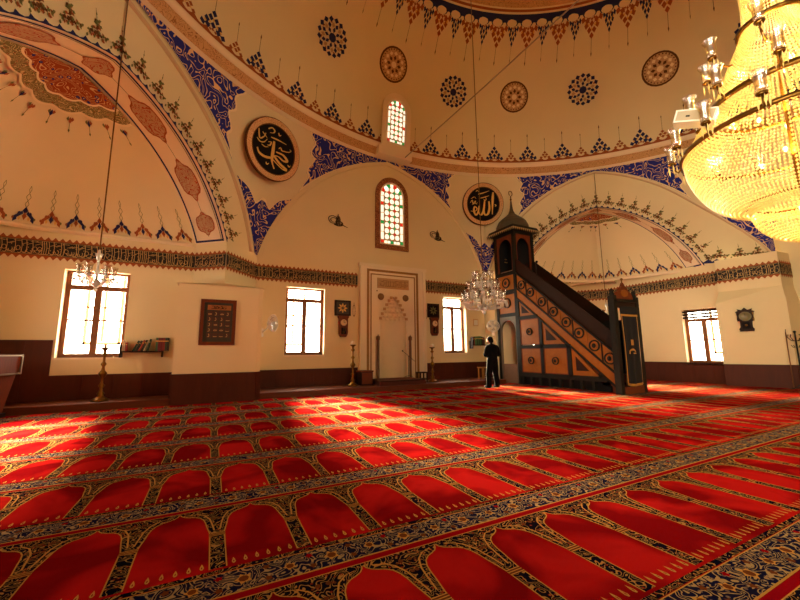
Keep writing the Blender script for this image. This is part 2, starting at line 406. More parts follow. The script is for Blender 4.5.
# left pier: tall slab under a ledge, and the upper jamb faces that carry the band
w = MB()
for a, b in (((-.6, YL), (.2, 11.07)), ((.2, 11.07), (1.13, 12.3))):
    w.poly([(*a, 0), (*b, 0), (*b, ZW), (*a, ZW)])
w.prism([(-.86, 11.72, 0), (-.86, 10.7, 0), (1.08, 10.7, 0), (1.2, 10.82, 0), (1.2, 12.3, 0), (-.86, 12.3, 0)], [(-.86, 11.72, 3.06), (-.86, 10.7, 3.06), (1.08, 10.7, 3.06), (1.2, 10.82, 3.06), (1.2, 12.3, 3.06), (-.86, 12.3, 3.06)])
w.prism([(-.9, 11.75, 3.06), (-.9, 10.66, 3.06), (1.1, 10.66, 3.06), (1.24, 10.80, 3.06), (1.24, 12.3, 3.06), (-.9, 12.3, 3.06)], [(-.6, 11.73, 3.2), (.2, 11.06, 3.2), (.2, 11.06, 3.2), (.8, 11.8, 3.2), (1.13, 12.3, 3.2), (-.6, 12.3, 3.2)])
struct('wall_pier_left', w, [PLASTER, PLASTER_L])
# right inner pier (behind the pulpit) and right outer pier
w = MB()
for a, b in (((10.6, YQ), (11.5, 11.45)), ((11.5, 11.45), (12.2, YR))):
    w.poly([(*a, 0), (*b, 0), (*b, ZW), (*a, ZW)])
w.prism([(10.5, 12.3, 0), (10.5, 11.62, 0), (12.3, 11.35, 0), (12.3, 12.3, 0)], [(10.5, 12.3, 3.06), (10.5, 11.62, 3.06), (12.3, 11.35, 3.06), (12.3, 12.3, 3.06)])
struct('wall_pier_front_right', w, [PLASTER, PLASTER_L])
w = MB()
for a, b in (((XR, 6.2), (16.2, 6.2)), ((16.2, 6.2), (16.42, 4.6)), ((16.42, 4.6), (17.4, 4.55))):
    w.poly([(*a, 0), (*b, 0), (*b, ZW), (*a, ZW)])
bt = [(16.5, 6.3), (15.87, 6.2), (16.36, 4.54), (17.4, 4.48), (17.4, 6.3)]
w.prism([(x, y, 0) for x, y in bt], [(x, y, 2.85) for x, y in bt])
bt2 = [(16.5, 6.3), (16.2, 6.2), (16.42, 4.6), (17.4, 4.55), (17.4, 6.3)]
w.prism([(x, y, 2.85) for x, y in bt], [(x, y, 3.3) for x, y in bt2])
struct('wall_pier_right', w, [PLASTER, PLASTER_L])
# side walls further back and the round back wall of the hall
w = MB()
wall(w, (XL, YL), (XL, 6.46), 0, ZW, [(YL-9.55, YL-8.25, 1.2, 3.4)], (-1, 0))
for a, b in (((XL, 6.46), (-4.3, 5.75)), ((-4.3, 5.75), (-5.1, 4.75)), ((-5.1, 4.75), (-4.7, 4.6))):
    w.poly([(*a, 0), (*b, 0), (*b, ZW), (*a, ZW)])
struct('wall_left', w, [PLASTER, PLASTER_L])
w = MB(); w.lathe([(11.4, 0), (11.4, RING_Z + .1)], 64, 0, CX, CY, True, 163.0, 376.6); struct('wall_back', w, PLASTER)
# unseen box added above the wall heads to block light leaks
w = MB()
w.poly([(-9, -12, 19), (18.2, -12, 19), (18.2, 12.9, 19), (-9, 12.9, 19)])
for a, b in (((-9, -12), (18.2, -12)), ((18.2, -12), (18.2, 12.9)), ((18.2, 12.9), (-9, 12.9)), ((-9, 12.9), (-9, -12))):
    w.poly([(*a, ZW), (*b, ZW), (*b, 19), (*a, 19)])
inner = [(XL-.4, YL+.4), (XL-.4, -9.8), (17.8, -9.8), (17.8, 4.6), (XR+.44, 6.2), (XR+.44, 10.5), (15.5, YR+.44), (12.2, YR+.44), (10.6, YQ+.44), (1.13, YQ+.44), (-.6, YL+.44)]
def clampo(v): return Vector((min(18.2, max(-9, v.x)), min(12.9, max(-12, v.y))))
ctr = Vector((6, 2))
for k in range(len(inner)):
    a, b = Vector(inner[k]), Vector(inner[(k+1) % len(inner)])
    ao, bo = clampo(ctr + (a-ctr)*2.2), clampo(ctr + (b-ctr)*2.2)
    w.poly([(a.x, a.y, ZW), (b.x, b.y, ZW), (bo.x, bo.y, ZW), (ao.x, ao.y, ZW)])
struct('wall_outer', w, PLASTER)

# ---- dark panelling (wainscot) and the low step along the front wall
def panel_run(name, pts, z0, z1, th=0.03):
    mb = MB()
    for (a, b) in zip(pts[:-1], pts[1:]):
        A, B = Vector((*a, 0)), Vector((*b, 0)); d = (B-A).normalized(); n = Vector((d.y, -d.x, 0)) * th
        e = d*th*.0
        mb.prism([A-e+Vector((0,0,z0)), B+e+Vector((0,0,z0)), B+e+n+Vector((0,0,z0)), A-e+n+Vector((0,0,z0))],
                 [A-e+Vector((0,0,z1)), B+e+Vector((0,0,z1)), B+e+n+Vector((0,0,z1)), A-e+n+Vector((0,0,z1))])
        n2 = n*1.5
        mb.prism([A+Vector((0,0,z1-.03)), B+Vector((0,0,z1-.03)), B+n2+Vector((0,0,z1-.03)), A+n2+Vector((0,0,z1-.03))],
                 [A+Vector((0,0,z1)), B+Vector((0,0,z1)), B+n2+Vector((0,0,z1)), A+n2+Vector((0,0,z1))])
        L = (B-A).length; k = 1
        while k * .62 < L - .1:      # narrow cover strips between the boards
            p = A + d*(k*.62); n3 = n*1.35
            mb.prism([p+Vector((0,0,z0)), p+d*.022+Vector((0,0,z0)), p+d*.022+n3+Vector((0,0,z0)), p+n3+Vector((0,0,z0))],
                     [p+Vector((0,0,z1-.03)), p+d*.022+Vector((0,0,z1-.03)), p+d*.022+n3+Vector((0,0,z1-.03)), p+n3+Vector((0,0,z1-.03))])
            k += 1
    return struct(name, mb, WAINS)
panel_run('baseboard_front_left', [(-3.45, YL), (-.86, YL)], .17, .77)
panel_run('baseboard_left', [(XL, YL), (-3.45, YL)], .17, 1.62)
panel_run('baseboard_pier_left', [(-.86, 11.72), (-.86, 10.7), (1.08, 10.7), (1.2, 10.82), (1.2, 12.3)], 0, .76)
panel_run('baseboard_front', [(1.2, YQ), (4.62, YQ)], .17, .73)
panel_run('baseboard_front_right', [(7.5, YQ), (10.5, YQ), (10.5, 11.62)], .17, .82)
panel_run('baseboard_right', [(12.3, YR-.3), (15.5, YR), (XR, 10.5), (XR, 6.3)], 0, .76)
panel_run('baseboard_pier_right', [(15.87, 6.2), (16.36, 4.54), (17.3, 4.48)], 0, .74)
w = MB(); w.box(XL, 10.7, .0, -.86, YL, .17); w.box(XL, 10.68, .14, -.86, 10.7, .17); struct('trim_1', w, STEPW)
w = MB(); w.box(1.2, 10.85, .0, 10.2, YQ, .17); w.box(1.2, 10.83, .14, 10.2, 10.85, .17); struct('trim_2', w, STEPW)

# ---- windows
OUTW = simple('sun_bleached_outer_wood', (.15, .08, .04, 1), .7, var=.05)  # one even brown for the outer casement
def window(name, u0, u1, z0, z1, frame_pt, louvres=False):
    """frame_pt(u, depth, z) -> world point; depth grows outwards"""
    root = bpy.data.objects.new(name, None); COL.objects.link(root); root['kind'] = 'structure'
    def bar(ua, ub, za, zb, d0, d1, nm, mat=WINW, par=root):
        mb = MB(); mb.prism([frame_pt(ua, d0, za), frame_pt(ub, d0, za), frame_pt(ub, d1, za), frame_pt(ua, d1, za)],
                            [frame_pt(ua, d0, zb), frame_pt(ub, d0, zb), frame_pt(ub, d1, zb), frame_pt(ua, d1, zb)])
        return mb.build(nm, mat, par)
    f = .10; zt = z1 - .42; um = (u0+u1)/2; zm = z0 + (zt-z0)*.53
    d0, d1 = .20, .27
    fr = bar(u0, u0+f, z0, z1, d0, d1, 'frame_post'); bar(u1-f, u1, z0, z1, d0, d1, 'frame_post')
    bar(u0+f, u1-f, z0, z0+f, d0, d1, 'frame_rail'); bar(u0+f, u1-f, z1-.05, z1, d0, d1, 'frame_rail')
    bar(u0+f, u1-f, zt-.06, zt+.06, d0-.01, d1, 'transom')
    bar(um-.07, um+.07, z0+f, zt-.06, d0-.01, d1, 'mullion')
    bar(u0+f, um-.07, zm-.022, zm+.022, d0+.02, d1-.01, 'glazing_bar'); bar(um+.07, u1-f, zm-.022, zm+.022, d0+.02, d1-.01, 'glazing_bar')
    g0, g1 = d0+.03, d0+.036
    for (a, b, c, e) in ((u0+f, um-.07, z0+f, zm-.022), (um+.07, u1-f, z0+f, zm-.022), (u0+f, um-.07, zm+.022, zt-.06), (um+.07, u1-f, zm+.022, zt-.06), (u0+f, u1-f, zt+.06, z1-.05)):
        mb = MB(); mb.poly([frame_pt(a, g0, c), frame_pt(b, g0, c), frame_pt(b, g0, e), frame_pt(a, g0, e)]); mb.build('pane', GLASS, root)
    bar(u0-.02, u1+.02, z0-.05, z0, -.03, .2, 'window_sill', PLASTER_L)
    if louvres:
        for k in range(3):
            z = zt + .07 + k*.115
            bar(u0+.01, u1-.01, z, z+.07, .04, .14, 'louvre', DARKW)
    # older outer casement on the far face of the wall
    e0, e1 = 1.5, 1.55; a, b = um-.55, um+.25
    out = MB()
    for q in ((a, a+.07, z0+.35, z1+.6), (b, b+.07, z0+.35, z1+.6), (a, b+.07, z0+.35, z0+.43), ((a+b)/2, (a+b)/2+.06, z0+.44, z1+.6), (a, b, zm+.45, zm+.5)):
        out.prism([frame_pt(q[0], e0, q[2]), frame_pt(q[1], e0, q[2]), frame_pt(q[1], e1, q[2]), frame_pt(q[0], e1, q[2])],
                  [frame_pt(q[0], e0, q[3]), frame_pt(q[1], e0, q[3]), frame_pt(q[1], e1, q[3]), frame_pt(q[0], e1, q[3])])
    out.build('outer_casement', OUTW, root)
    return root
fy = lambda Y0: (lambda u, d, z: (u, Y0 + d, z))
window('window_1', *WIN1, fy(YL)); window('window_2', *WIN2, fy(YQ)); window('window_3', *WIN3, fy(YQ))
window('window_4', *WIN4, lambda u, d, z: (XR + d, u, z), True)
window('window_20', 12.7, 14.0, 1.2, 3.4, fy(YR)); window('window_21', 8.25, 9.55, 1.2, 3.4, lambda u, d, z: (XL - d, u, z))
# empty window frames added round the unseen fill lamps
for i, (a, z, pw) in enumerate(FILL_LAMPS):
    ca, sa = math.cos(rad(a)), math.sin(rad(a))
    mb = MB()
    T = lambda u, z_: (CX + 10.66*ca - u*sa, CY + 10.66*sa + u*ca, z_)
    for q in ((-.75, -.65, z-1.2, z+1.2), (.65, .75, z-1.2, z+1.2), (-.65, .65, z-1.2, z-1.1), (-.65, .65, z+1.1, z+1.2), (-.03, .03, z-1.1, z+1.1)):
        mb.poly([T(q[0], q[2]), T(q[1], q[2]), T(q[1], q[3]), T(q[0], q[3])])
    mb.build('window_%d' % (i + 7), WINW, None, kind='structure')

# ---- arches, pendentives, ring, dome
OUT = dict(z0=3.0, e=1.16, R=5.92); INN = dict(z0=2.6, e=.88, R=4.68)
ZF = 4.40
def arch_pt(A, f, k=1.0):
    """f 0 foot .. 1 apex -> (half width, z)"""
    ta = math.acos(A['e'] / A['R']); t0 = math.asin((ZF - A['z0']) / A['R'])
    t = t0 + (ta - t0) * f
    return (A['R']*math.cos(t) - A['e']) * k, A['z0'] + A['R']*math.sin(t)
class Side:
    def __init__(s, az, off=0.0, wide_r=0.0):
        a = rad(az); s.n = Vector((math.cos(a), math.sin(a))); s.t = Vector((-s.n.y, s.n.x)); s.o = Vector((CX, CY)) + s.n * RING_R; s.off = off; s.wide = wide_r
    def w(s, u, z, d=0.0):
        p = s.o + s.t * u + s.n * d
        if s.wide and u < -3.45:
            k = max(0, min(1, (-u-3.45)/2.2)) * max(0, min(1, (7.2-z)/2.8))
            sc = 1 - .083*k
            return Vector((p.x*sc, p.y*sc, (z-1.25)*sc+1.25))
        return Vector((p.x, p.y, z))
    def outer(s, g):        # g -1 .. 1 along the outer arch
        h, z = arch_pt(OUT, 1-abs(g), 1.03)
        u = math.copysign(h, g)
        if s.wide and g < 0:
            q = max(0, min(1, (7.4-z)/3.0)); u *= 1 + s.wide*q*q*(3-2*q)
        return u + s.off, z
    def inner(s, g, k=1.0):
        h, z = arch_pt(INN, 1-abs(g), k); return math.copysign(h, g) + s.off*.5, z
SQ = Side(90); SQ.o = Vector((5.85, YQ)); SQ.t = Vector((-1, 0)); SQ.n = Vector((0, 1))
SL = Side(140.0); SR = Side(44.8, -.1, .19)
def qibla_outer(g):
    return SQ.outer(g)
# qibla arch tympanum: the flat wall above the band
mb = MB()
N = 48
pts = [SQ.w(*SQ.outer(-1 + 2*k/N)) for k in range(N+1)]
for k in range(N):
    a, b = pts[k], pts[k+1]; mb.poly([(a.x, a.y, ZW), (b.x, b.y, ZW), (b.x, b.y, max(ZW, b.z)), (a.x, a.y, max(ZW, a.z))])
struct('wall_tympanum', mb, PLASTER)
# side tympana between outer arch and niche arch
def tympanum(s, name):
    mb = MB()
    def fn(u, v):
        g = -1 + 2*u; o = s.outer(g); i = s.inner(g)
        return s.w(i[0] + (o[0]-i[0])*v, i[1] + (o[1]-i[1])*v)
    mb.grid(fn, 64, 8); return struct(name, mb, PLASTER)
TL = tympanum(SL, 'wall_tympanum_left'); TR = tympanum(SR, 'wall_tympanum_right')

# pendentives: ruled from the two neighbouring arches up to the ring
def az_of(p): return math.atan2(p.y - CY, p.x - CX)
def ring_pt(a, r=RING_R, z=RING_Z): return Vector((CX + r*math.cos(a), CY + r*math.sin(a), z))
def half_arch(s, sign, n):        # apex -> foot
    return [s.w(*s.outer(sign * k/n)) for k in range(n+1)]
def pend_curve(A, sa, B, sb, n=40):
    """list of foot points running from apex of A over the pier to the apex of B"""
    a = half_arch(A, sa, n); b = half_arch(B, sb, n); return a + b[::-1]
class Pend:
    def __init__(s, c):
        s.c = c; s.a = [az_of(p) for p in c]
        # make azimuth monotone
        d = 1 if s.a[-1] > s.a[0] else -1
        for i in range(1, len(s.a)):
            if (s.a[i] - s.a[i-1]) * d < 1e-4: s.a[i] = s.a[i-1] + d*1e-4
    def at(s, i, w, off=0.0):
        i = max(0, min(len(s.c)-1.0001, i)); k = int(i); f = i - k
        p = s.c[k].lerp(s.c[k+1], f); a = s.a[k] + (s.a[k+1]-s.a[k])*f
        q = ring_pt(a); r = p.lerp(q, w)
        # gentle concave bow
        inward = Vector((CX - r.x, CY - r.y, 0)).normalized()
        span = max(0.0, q.z - p.z)
        return r - inward * (.03*span*4*w*(1-w)) + inward*off
PL = Pend(pend_curve(SQ, 1, SL, -1)); PR = Pend(pend_curve(SR, 1, SQ, -1))
SB = Side(189.0); SB2 = Side(-5.0)
PL2 = Pend(pend_curve(SL, 1, SB, -1)); PR2 = Pend(pend_curve(SB2, 1, SR, -1))
for nm, p in (('wall_pendentive_left', PL), ('wall_pendentive_right', PR), ('wall_pendentive_side_left', PL2), ('wall_pendentive_side_right', PR2)):
    mb = MB(); m = len(p.c)-1
    mb.grid(lambda u, v: p.at(u*m, v), m, 10); struct(nm, mb, PLASTER)
for s, nm in ((SB, 'wall_tympanum_side_left'), (SB2, 'wall_tympanum_side_right')):
    mb = MB(); q = [s.w(*s.outer(-1+2*k/40)) for k in range(41)]
    for k in range(40): mb.poly([(q[k].x, q[k].y, 0), (q[k+1].x, q[k+1].y, 0), q[k+1], q[k]])
    struct(nm, mb, PLASTER)

# ring moulding
def dome_r(z): return DOME_R * math.sqrt(max(0, 1 - ((z-DOME_Z)/DOME_H)**2))
mb = MB()
mb.lathe([(RING_R+.3, RING_Z-.02), (RING_R-.02, RING_Z-.02), (RING_R-.06, RING_Z+.05), (RING_R-.10, RING_Z+.06)], 144, 0, CX, CY)
mb.lathe([(RING_R-.10, RING_Z+.06), (RING_R-.24, RING_Z+.30)], 144, 1, CX, CY)
mb.lathe([(RING_R-.24, RING_Z+.30), (RING_R-.30, RING_Z+.32), (RING_R-.34, RING_Z+.40), (RING_R-.34, RING_Z+.46)], 144, 0, CX, CY)
struct('trim_3', mb, [PLASTER_L, RING_AR])
# dome
mb = MB()
mb.lathe([(dome_r(DOME_Z + DOME_H*math.sin(q)), DOME_Z + DOME_H*math.sin(q)) for q in [PI/2*k/32 for k in range(33)]], 144, 0, CX, CY)
DOME = struct('ceiling', mb, PLASTER)

# ---- exedrae: soffit and semi-dome behind the niche arch
class Exedra:
    def __init__(s, side, depth, taper, wa, corner, wb, rnd):
        s.S = side; s.d = depth; s.k = taper
        h0, _ = arch_pt(INN, 0, taper); s.h0 = h0
        c = side.off*.5
        # base plan in (u, d) coordinates from the right-hand jamb to the left-hand jamb
        def uv(p): v = Vector(p) - side.o; return Vector((v.dot(side.t) - c, v.dot(side.n) - depth))
        A = Vector((-h0, 0)); B = Vector((h0, 0))
        mids = [uv(p) for p in corner]
        pts = [A] + mids + [B]
        # round the corners (two passes of corner cutting)
        for _ in range(rnd):
            q = [pts[0]]
            for i in range(len(pts)-1):
                q += [pts[i].lerp(pts[i+1], .22), pts[i].lerp(pts[i+1], .78)]
            q.append(pts[-1]); pts = q
        L = [0]
        for i in range(len(pts)-1): L.append(L[-1] + (pts[i+1]-pts[i]).length)
        s.pts, s.L = pts, L
    def base(s, f):
        x = f * s.L[-1]
        for i in range(len(s.L)-1):
            if x <= s.L[i+1] + 1e-9:
                t = (x - s.L[i]) / max(1e-9, s.L[i+1]-s.L[i]); return s.pts[i].lerp(s.pts[i+1], t)
        return s.pts[-1]
    def at(s, f, g, off=0.0):        # g 0 base .. 1 crown
        h, z = arch_pt(INN, g, s.k); k = h / s.h0 if g < 1 else 0
        b = s.base(f) * k
        l = b.length
        if l > 1e-6: b = b * ((l - off) / l)
        return s.S.w2(b.x + s.S.off*.5, z - (off*.6 if g > .4 else 0), s.d + b.y)
def w2(self, u, z, d):
    p = self.o + self.t*u + self.n*d; return Vector((p.x, p.y, z))
Side.w2 = w2
EL = Exedra(SL, 1.05, 1.0, None, [(-4.3, YL), (XL, YL-.7), (XL, 8.2)], None, 2)
ER = Exedra(SR, .60, .90, None, [(14.6, YR+.02), (XR-.05, YR-.15), (XR+.02, 9.4)], None, 2)
for e, nm in ((EL, 'left'), (ER, 'right')):
    mb = MB(); mb.grid(lambda u, v: e.at(u, v), 72, 24); struct('ceiling_semidome_' + nm, mb, PLASTER)
    mb = MB()
    def sof(u, v, off=0.0, e=e):
        g = -1 + 2*u; a = e.S.inner(g); b = e.S.inner(g, e.k)
        x = a[0] + (b[0]-a[0])*v; z = a[1] + (b[1]-a[1])*v
        cx = e.S.off*.5; l = math.hypot(x-cx, z-3.2)
        return e.S.w2(cx + (x-cx)*(l-off)/l, 3.2 + (z-3.2)*(l-off)/l, e.d*v)
    e.sof = sof
    mb.grid(lambda u, v: sof(u, v), 64, 4); struct('ceiling_soffit_' + nm, mb, PLASTER_L)
# cornice ledge at the foot of the niche domes
for e, nm in ((EL, 'trim_4'), (ER, 'trim_5')):
    mb = MB()
    for (o0, z0, o1, z1) in ((.0, 4.30, .10, 4.34), (.10, 4.34, .10, 4.38), (.10, 4.38, .0, 4.44)):
        def fn(u, v, o0=o0, z0=z0, o1=o1, z1=z1):
            b = e.base(u); l = b.length; o = o0 + (o1-o0)*v
            b = b*((l-o)/l); p = e.S.w2(b.x + e.S.off*.5, 0, e.d + b.y); return (p.x, p.y, z0 + (z1-z0)*v)
        mb.grid(fn, 60, 1)
    struct(nm, mb, PLASTER_L)

# ================================================================== PAINTED DECORATION (flat painted work on the vaults)
PAINT = [NAVY, RUST, CREAMP, BROWNP, OLIVE, GOLDP]
NV, RS, CR, BR, OL, GD = range(6)
def loz(cx, cy, a, b, rot=0.0):
    c, s_ = math.cos(rot), math.sin(rot)
    return [(cx + x*c - y*s_, cy + x*s_ + y*c) for x, y in ((0, b), (-a, 0), (0, -b), (a, 0))]
def disc2(cx, cy, r, n=10, ph=0.0, ry=None):
    ry = r if ry is None else ry
    return [(cx + r*math.cos(ph+2*PI*k/n), cy + ry*math.sin(ph+2*PI*k/n)) for k in range(n)]
def bar2(x0, y0, x1, y1, w):
    d = math.hypot(x1-x0, y1-y0) or 1; nx, ny = -(y1-y0)/d*w/2, (x1-x0)/d*w/2
    return [(x0+nx, y0+ny), (x1+nx, y1+ny), (x1-nx, y1-ny), (x0-nx, y0-ny)]
def palmette_blue():
    m = []
    for x, y in ((-.38, .07), (-.2, .12), (.2, .12), (.38, .07), (-.24, .30), (.24, .30), (0, .24), (-.11, .47), (.11, .47), (0, .68)):
        m.append((loz(x, y, .10, .13, -x*.8), NV))
    for x, y in ((-.29, .2), (.29, .2), (0, .43), (-.14, .28), (.14, .28)): m.append((loz(x, y, .05, .07), GD))
    for x, y in ((0, .08), (-.1, .04), (.1, .04)): m.append((loz(x, y, .06, .06), RS))
    m += [(bar2(-.42, 0, -.1, .2, .035), NV), (bar2(.42, 0, .1, .2, .035), NV), (bar2(0, .78, 0, 1.32, .016), BR), (loz(0, 1.40, .028, .12), BR)]
    return m
def palmette_red():
    m = []
    for x, y in ((-.22, .08), (.22, .08), (0, .12), (-.1, .28), (.1, .28), (0, .45)): m.append((loz(x, y, .09, .11, -x*.8), RS))
    for x, y in ((-.11, .14), (.11, .14), (0, .3)): m.append((loz(x, y, .04, .05), GD))
    m += [(bar2(0, .54, 0, 1.36, .014), BR), (loz(0, 1.42, .024, .11), BR)]
    return m
def palmette_blue_as_red(): return [(p, {NV: RS}.get(m, m)) for p, m in palmette_blue()]
def floral():
    m = []; rr = random.Random(3)
    for cx_, cy_, n_, sp in ((-.27, .14, 13, .15), (.27, .14, 13, .15), (0, .14, 10, .13), (0, .36, 14, .15), (0, .58, 8, .09)):
        for k in range(n_):
            x, y = cx_ + rr.gauss(0, sp*.55), max(0.0, cy_ + rr.gauss(0, sp*.5))
            m.append((loz(x, y, .075, .05, rr.uniform(0, 3)), rr.choice((OL, OL, BR, OL, RS, BR))))
    m += [(bar2(0, .66, .03, .98, .014), BR), (loz(.01, .80, .03, .06), OL)]
    return m
def finial_motif(col):
    m = []; o = NV if col == NV else RS; i_ = RS if col == NV else NV
    for sx in (-1, 1):
        m += [(bar2(sx*.44, .10, sx*.10, .30, .11), o), (loz(sx*.40, .09, .10, .15, sx*.5), o), (loz(sx*.22, .10, .07, .08), GD), (loz(sx*.28, .26, .05, .10, sx*.8), o)]
    m += [(loz(0, .36, .13, .13), o), (loz(0, .18, .11, .13), i_), (loz(0, .17, .05, .06), GD)]
    def ring(cy, a, b):
        q = loz(0, cy, a, b)
        return [(bar2(*q[k], *q[(k+1) % 4], .022), OL) for k in range(4)]
    m += ring(.58, .10, .11) + ring(.82, .12, .13) + ring(1.08, .06, .12)
    m += [(disc2(.5, .10, .05, 6), RS), (disc2(-.5, .10, .05, 6), OL)]
    return m
def put(mb, motif, fn, u0, v0, sx, sy, lay=0.0):
    """fn(u, v, off): u, v in metres on the surface"""
    for k, (poly, mi) in enumerate(motif):
        mb.poly([fn(u0 + x*sx, v0 + y*sy, .010 + lay + .0012*(k % 5)) for x, y in poly], mi)

# --- dome: (arc metres from an azimuth, z) -> point
def domefn(az0):
    def fn(u, v, off):
        # v measured along the meridian from DOME_Z (approximately the height)
        z = v; r = dome_r(z) - off
        a = rad(az0) - u / max(1.0, r); return Vector((CX + r*math.cos(a), CY + r*math.sin(a), z - off*.3))
    return fn
STEP = 7.9
for k in range(-9, 11):
    az = 58.9 + STEP*k
    mb = MB(); put(mb, palmette_blue(), domefn(az), 0, DOME_Z+.14, .80, .74); mb.build('painted_palmette', PAINT, DOME)
    mb = MB(); put(mb, palmette_red(), domefn(az + STEP/2), 0, DOME_Z+.14, .72, .60); mb.build('painted_palmette', PAINT, DOME)
    # hanging ones under the upper ring
    def hang(az0):
        f = domefn(az0)
        return lambda u, v, off: f(u, 14.16 - v, off)
    mb = MB(); put(mb, palmette_blue_as_red(), hang(az + 1.4), 0, 0, .80, .72); mb.build('painted_palmette', PAINT, DOME)
    mb = MB(); put(mb, palmette_blue(), hang(az + 1.4 + STEP/2), 0, 0, .46, .66); mb.build('painted_palmette', PAINT, DOME)
# scalloped red line above the ring, navy line and ornament ring near the crown
mb = MB()
def band_dome(mb, z0, z1, mi, off=.012, a0=-20, a1=170, n=120):
    mb.lathe([(dome_r(z0)-off, z0), (dome_r(z1)-off, z1)], n, mi, CX, CY, True, a0, a1)
band_dome(mb, DOME_Z, DOME_Z+.07, RS)
for k in range(-9*4, 11*4):
    az = 58.9 + STEP*(k+.5)/4
    put(mb, [([(-.19, 0), (-.10, .035), (0, .11), (.10, .035), (.19, 0)], RS)], domefn(az), 0, DOME_Z+.06, 1, 1)
mb.build('painted_scallop_line', PAINT, DOME)
mb = MB(); band_dome(mb, 14.25, 14.45, 0); band_dome(mb, 14.5, 14.56, 1); band_dome(mb, 14.6, 15.5, 2); band_dome(mb, 15.52, 15.7, 1)
for k in range(-9*2, 11*2):
    az = 58.9 + STEP*(k+.5)/2
    f = domefn(az)
    put(mb, [(disc2(0, 0, .26, 10, 0, .12), 0), (disc2(0, -.02, .2, 10, 0, .10), 3)], lambda u, v, off: f(u, 14.26 + v, off), 0, 0, 1, 1)
mb.build('painted_crown_ring', [NAVY, RUST, RING_AR, PLASTER], DOME)
# eight-petalled discs
def blue_disc():
    m = []
    for k in range(16):
        a = 2*PI*k/16
        m.append((loz(.47*math.cos(a), .47*math.sin(a), .085, .075, a+PI/2), NV))
        m.append((loz(.33*math.cos(a+.2), .33*math.sin(a+.2), .075, .06, a), NV if k % 2 else GD))
    for k in range(8):
        a = 2*PI*k/8; m.append((loz(.21*math.cos(a), .21*math.sin(a), .05, .08, a+PI/2), NV))
        m.append((loz(.40*math.cos(a+.39), .40*math.sin(a+.39), .03, .05, a), RS))
    m.append((disc2(0, 0, .13, 8), NV)); return m
def brown_disc():
    m = [(disc2(0, 0, .54, 24), BR), (disc2(0, 0, .48, 24), GD)]
    for k in range(28):
        a = 2*PI*k/28; m.append((disc2(.44*math.cos(a), .44*math.sin(a), .025, 5), BR))
    for k in range(12):
        a = 2*PI*k/12; m.append((loz(.33*math.cos(a), .33*math.sin(a), .06, .07, a), CR))
    for k in range(8):
        a = 2*PI*k/8; m.append((loz(.20*math.cos(a), .20*math.sin(a), .055, .075, a-PI/2), BR))
    m.append((disc2(0, 0, .10, 8), CR)); return m
MED_AR = arabesque('grey_medallion_ornament', srgb(186, 152, 116), srgb(168, 70, 44), srgb(150, 128, 92), 5.0, .8, 3.0, .12, .2)
TANP = simple('tan_disc_paint', srgb(196, 154, 106), 0.8, var=.15, scale=12)
for k, az in enumerate((124.4, 108.8, 93.8, 77.8, 62.3, 46.2, 30.7, 15.0)):
    f = domefn(az); z = 12.04 if k != 2 else 12.3
    g = lambda u, v, off: f(u, z + v, off)
    mb = MB(); motif = blue_disc() if k % 2 == 1 else brown_disc()
    for i, (poly, mi) in enumerate(motif):
        mb.poly([g(x*1.12, y*1.05, .010 + (.0022*min(i, 6) if k % 2 == 1 else (0, .012, .038)[min(i, 2)])) for x, y in poly], mi)
    mb.build('painted_rosette', [NAVY, RUST, CREAMP, BROWNP, OLIVE, TANP], DOME)

# --- blue arabesque panels of the pendentives
def az_deg(p, i):
    i = max(0, min(len(p.a)-1.0001, i)); k = int(i); return math.degrees(p.a[k] + (p.a[k+1]-p.a[k])*(i-k))
def idx_of(p, azd):
    for i in range(len(p.a)-1):
        lo, hi = sorted((math.degrees(p.a[i]), math.degrees(p.a[i+1])))
        if lo <= azd <= hi:
            d = math.degrees(p.a[i+1]-p.a[i]); return i + (azd - math.degrees(p.a[i]))/d if abs(d) > 1e-9 else i
    return 0
def jag(w): return .75*math.sin(w*PI*3.0)**2 + .9*math.sin(w*PI)
def upper_panel(p, start, tip_az, par, sgn):
    """panel under the ring from an arch apex to a jagged edge at tip_az (sgn: direction of azimuth)"""
    mb = MB(); m = len(p.c)-1
    def edge(w): return tip_az - sgn*jag(w)*1.1
    def fn(u, v, off=.02):
        az = edge(v); i1 = idx_of(p, az); i0 = start
        return p.at(i0 + (i1-i0)*u, .02 + v*.96, off)
    mb.grid(lambda u, v: fn(u, v), 30, 24, 0)
    for k in range(24):
        q = [fn(1.0, k/24, .03), fn(1.0, (k+1)/24, .03), fn(.975, (k+1)/24, .03), fn(.975, k/24, .03)]; mb.poly(q, 1)
    for k in range(30):
        mb.poly([fn(k/30, 0, .03), fn((k+1)/30, 0, .03), fn((k+1)/30, .04, .03), fn(k/30, .04, .03)], 1)
    return mb.build('painted_blue_panel', [BLUE_AR, CREAMP], par)
def lower_panel(p, ztop, par):
    mb = MB(); m = len(p.c)-1
    # indices where the arches drop under ztop
    ia = next(i for i in range(m) if p.c[i].z < ztop); ib = next(i for i in range(m, 0, -1) if p.c[i].z < ztop)
    def fn(u, v, off=.02):
        i = ia + (ib-ia)*u; b = p.at(i, 0); q = p.at(i, 1)
        zt = ztop - .62*abs(math.sin(PI*u))**.7 + .20*abs(math.sin(3*PI*u)) + .10*math.exp(-((u-.5)/.08)**2)
        wt = max(0.0, (zt - b.z)/(q.z - b.z)); return p.at(i, wt*v, off)
    mb.grid(lambda u, v: fn(u, v), 40, 14, 0)
    for k in range(40):
        mb.poly([fn(k/40, 1, .03), fn((k+1)/40, 1, .03), fn((k+1)/40, .95, .03), fn(k/40, .95, .03)], 1)
    return mb.build('painted_blue_panel', [BLUE_AR, CREAMP], par)
oPL = bpy.data.objects['wall_pendentive_left']; oPR = bpy.data.objects['wall_pendentive_right']
mPL = len(PL.c)-1; mPR = len(PR.c)-1
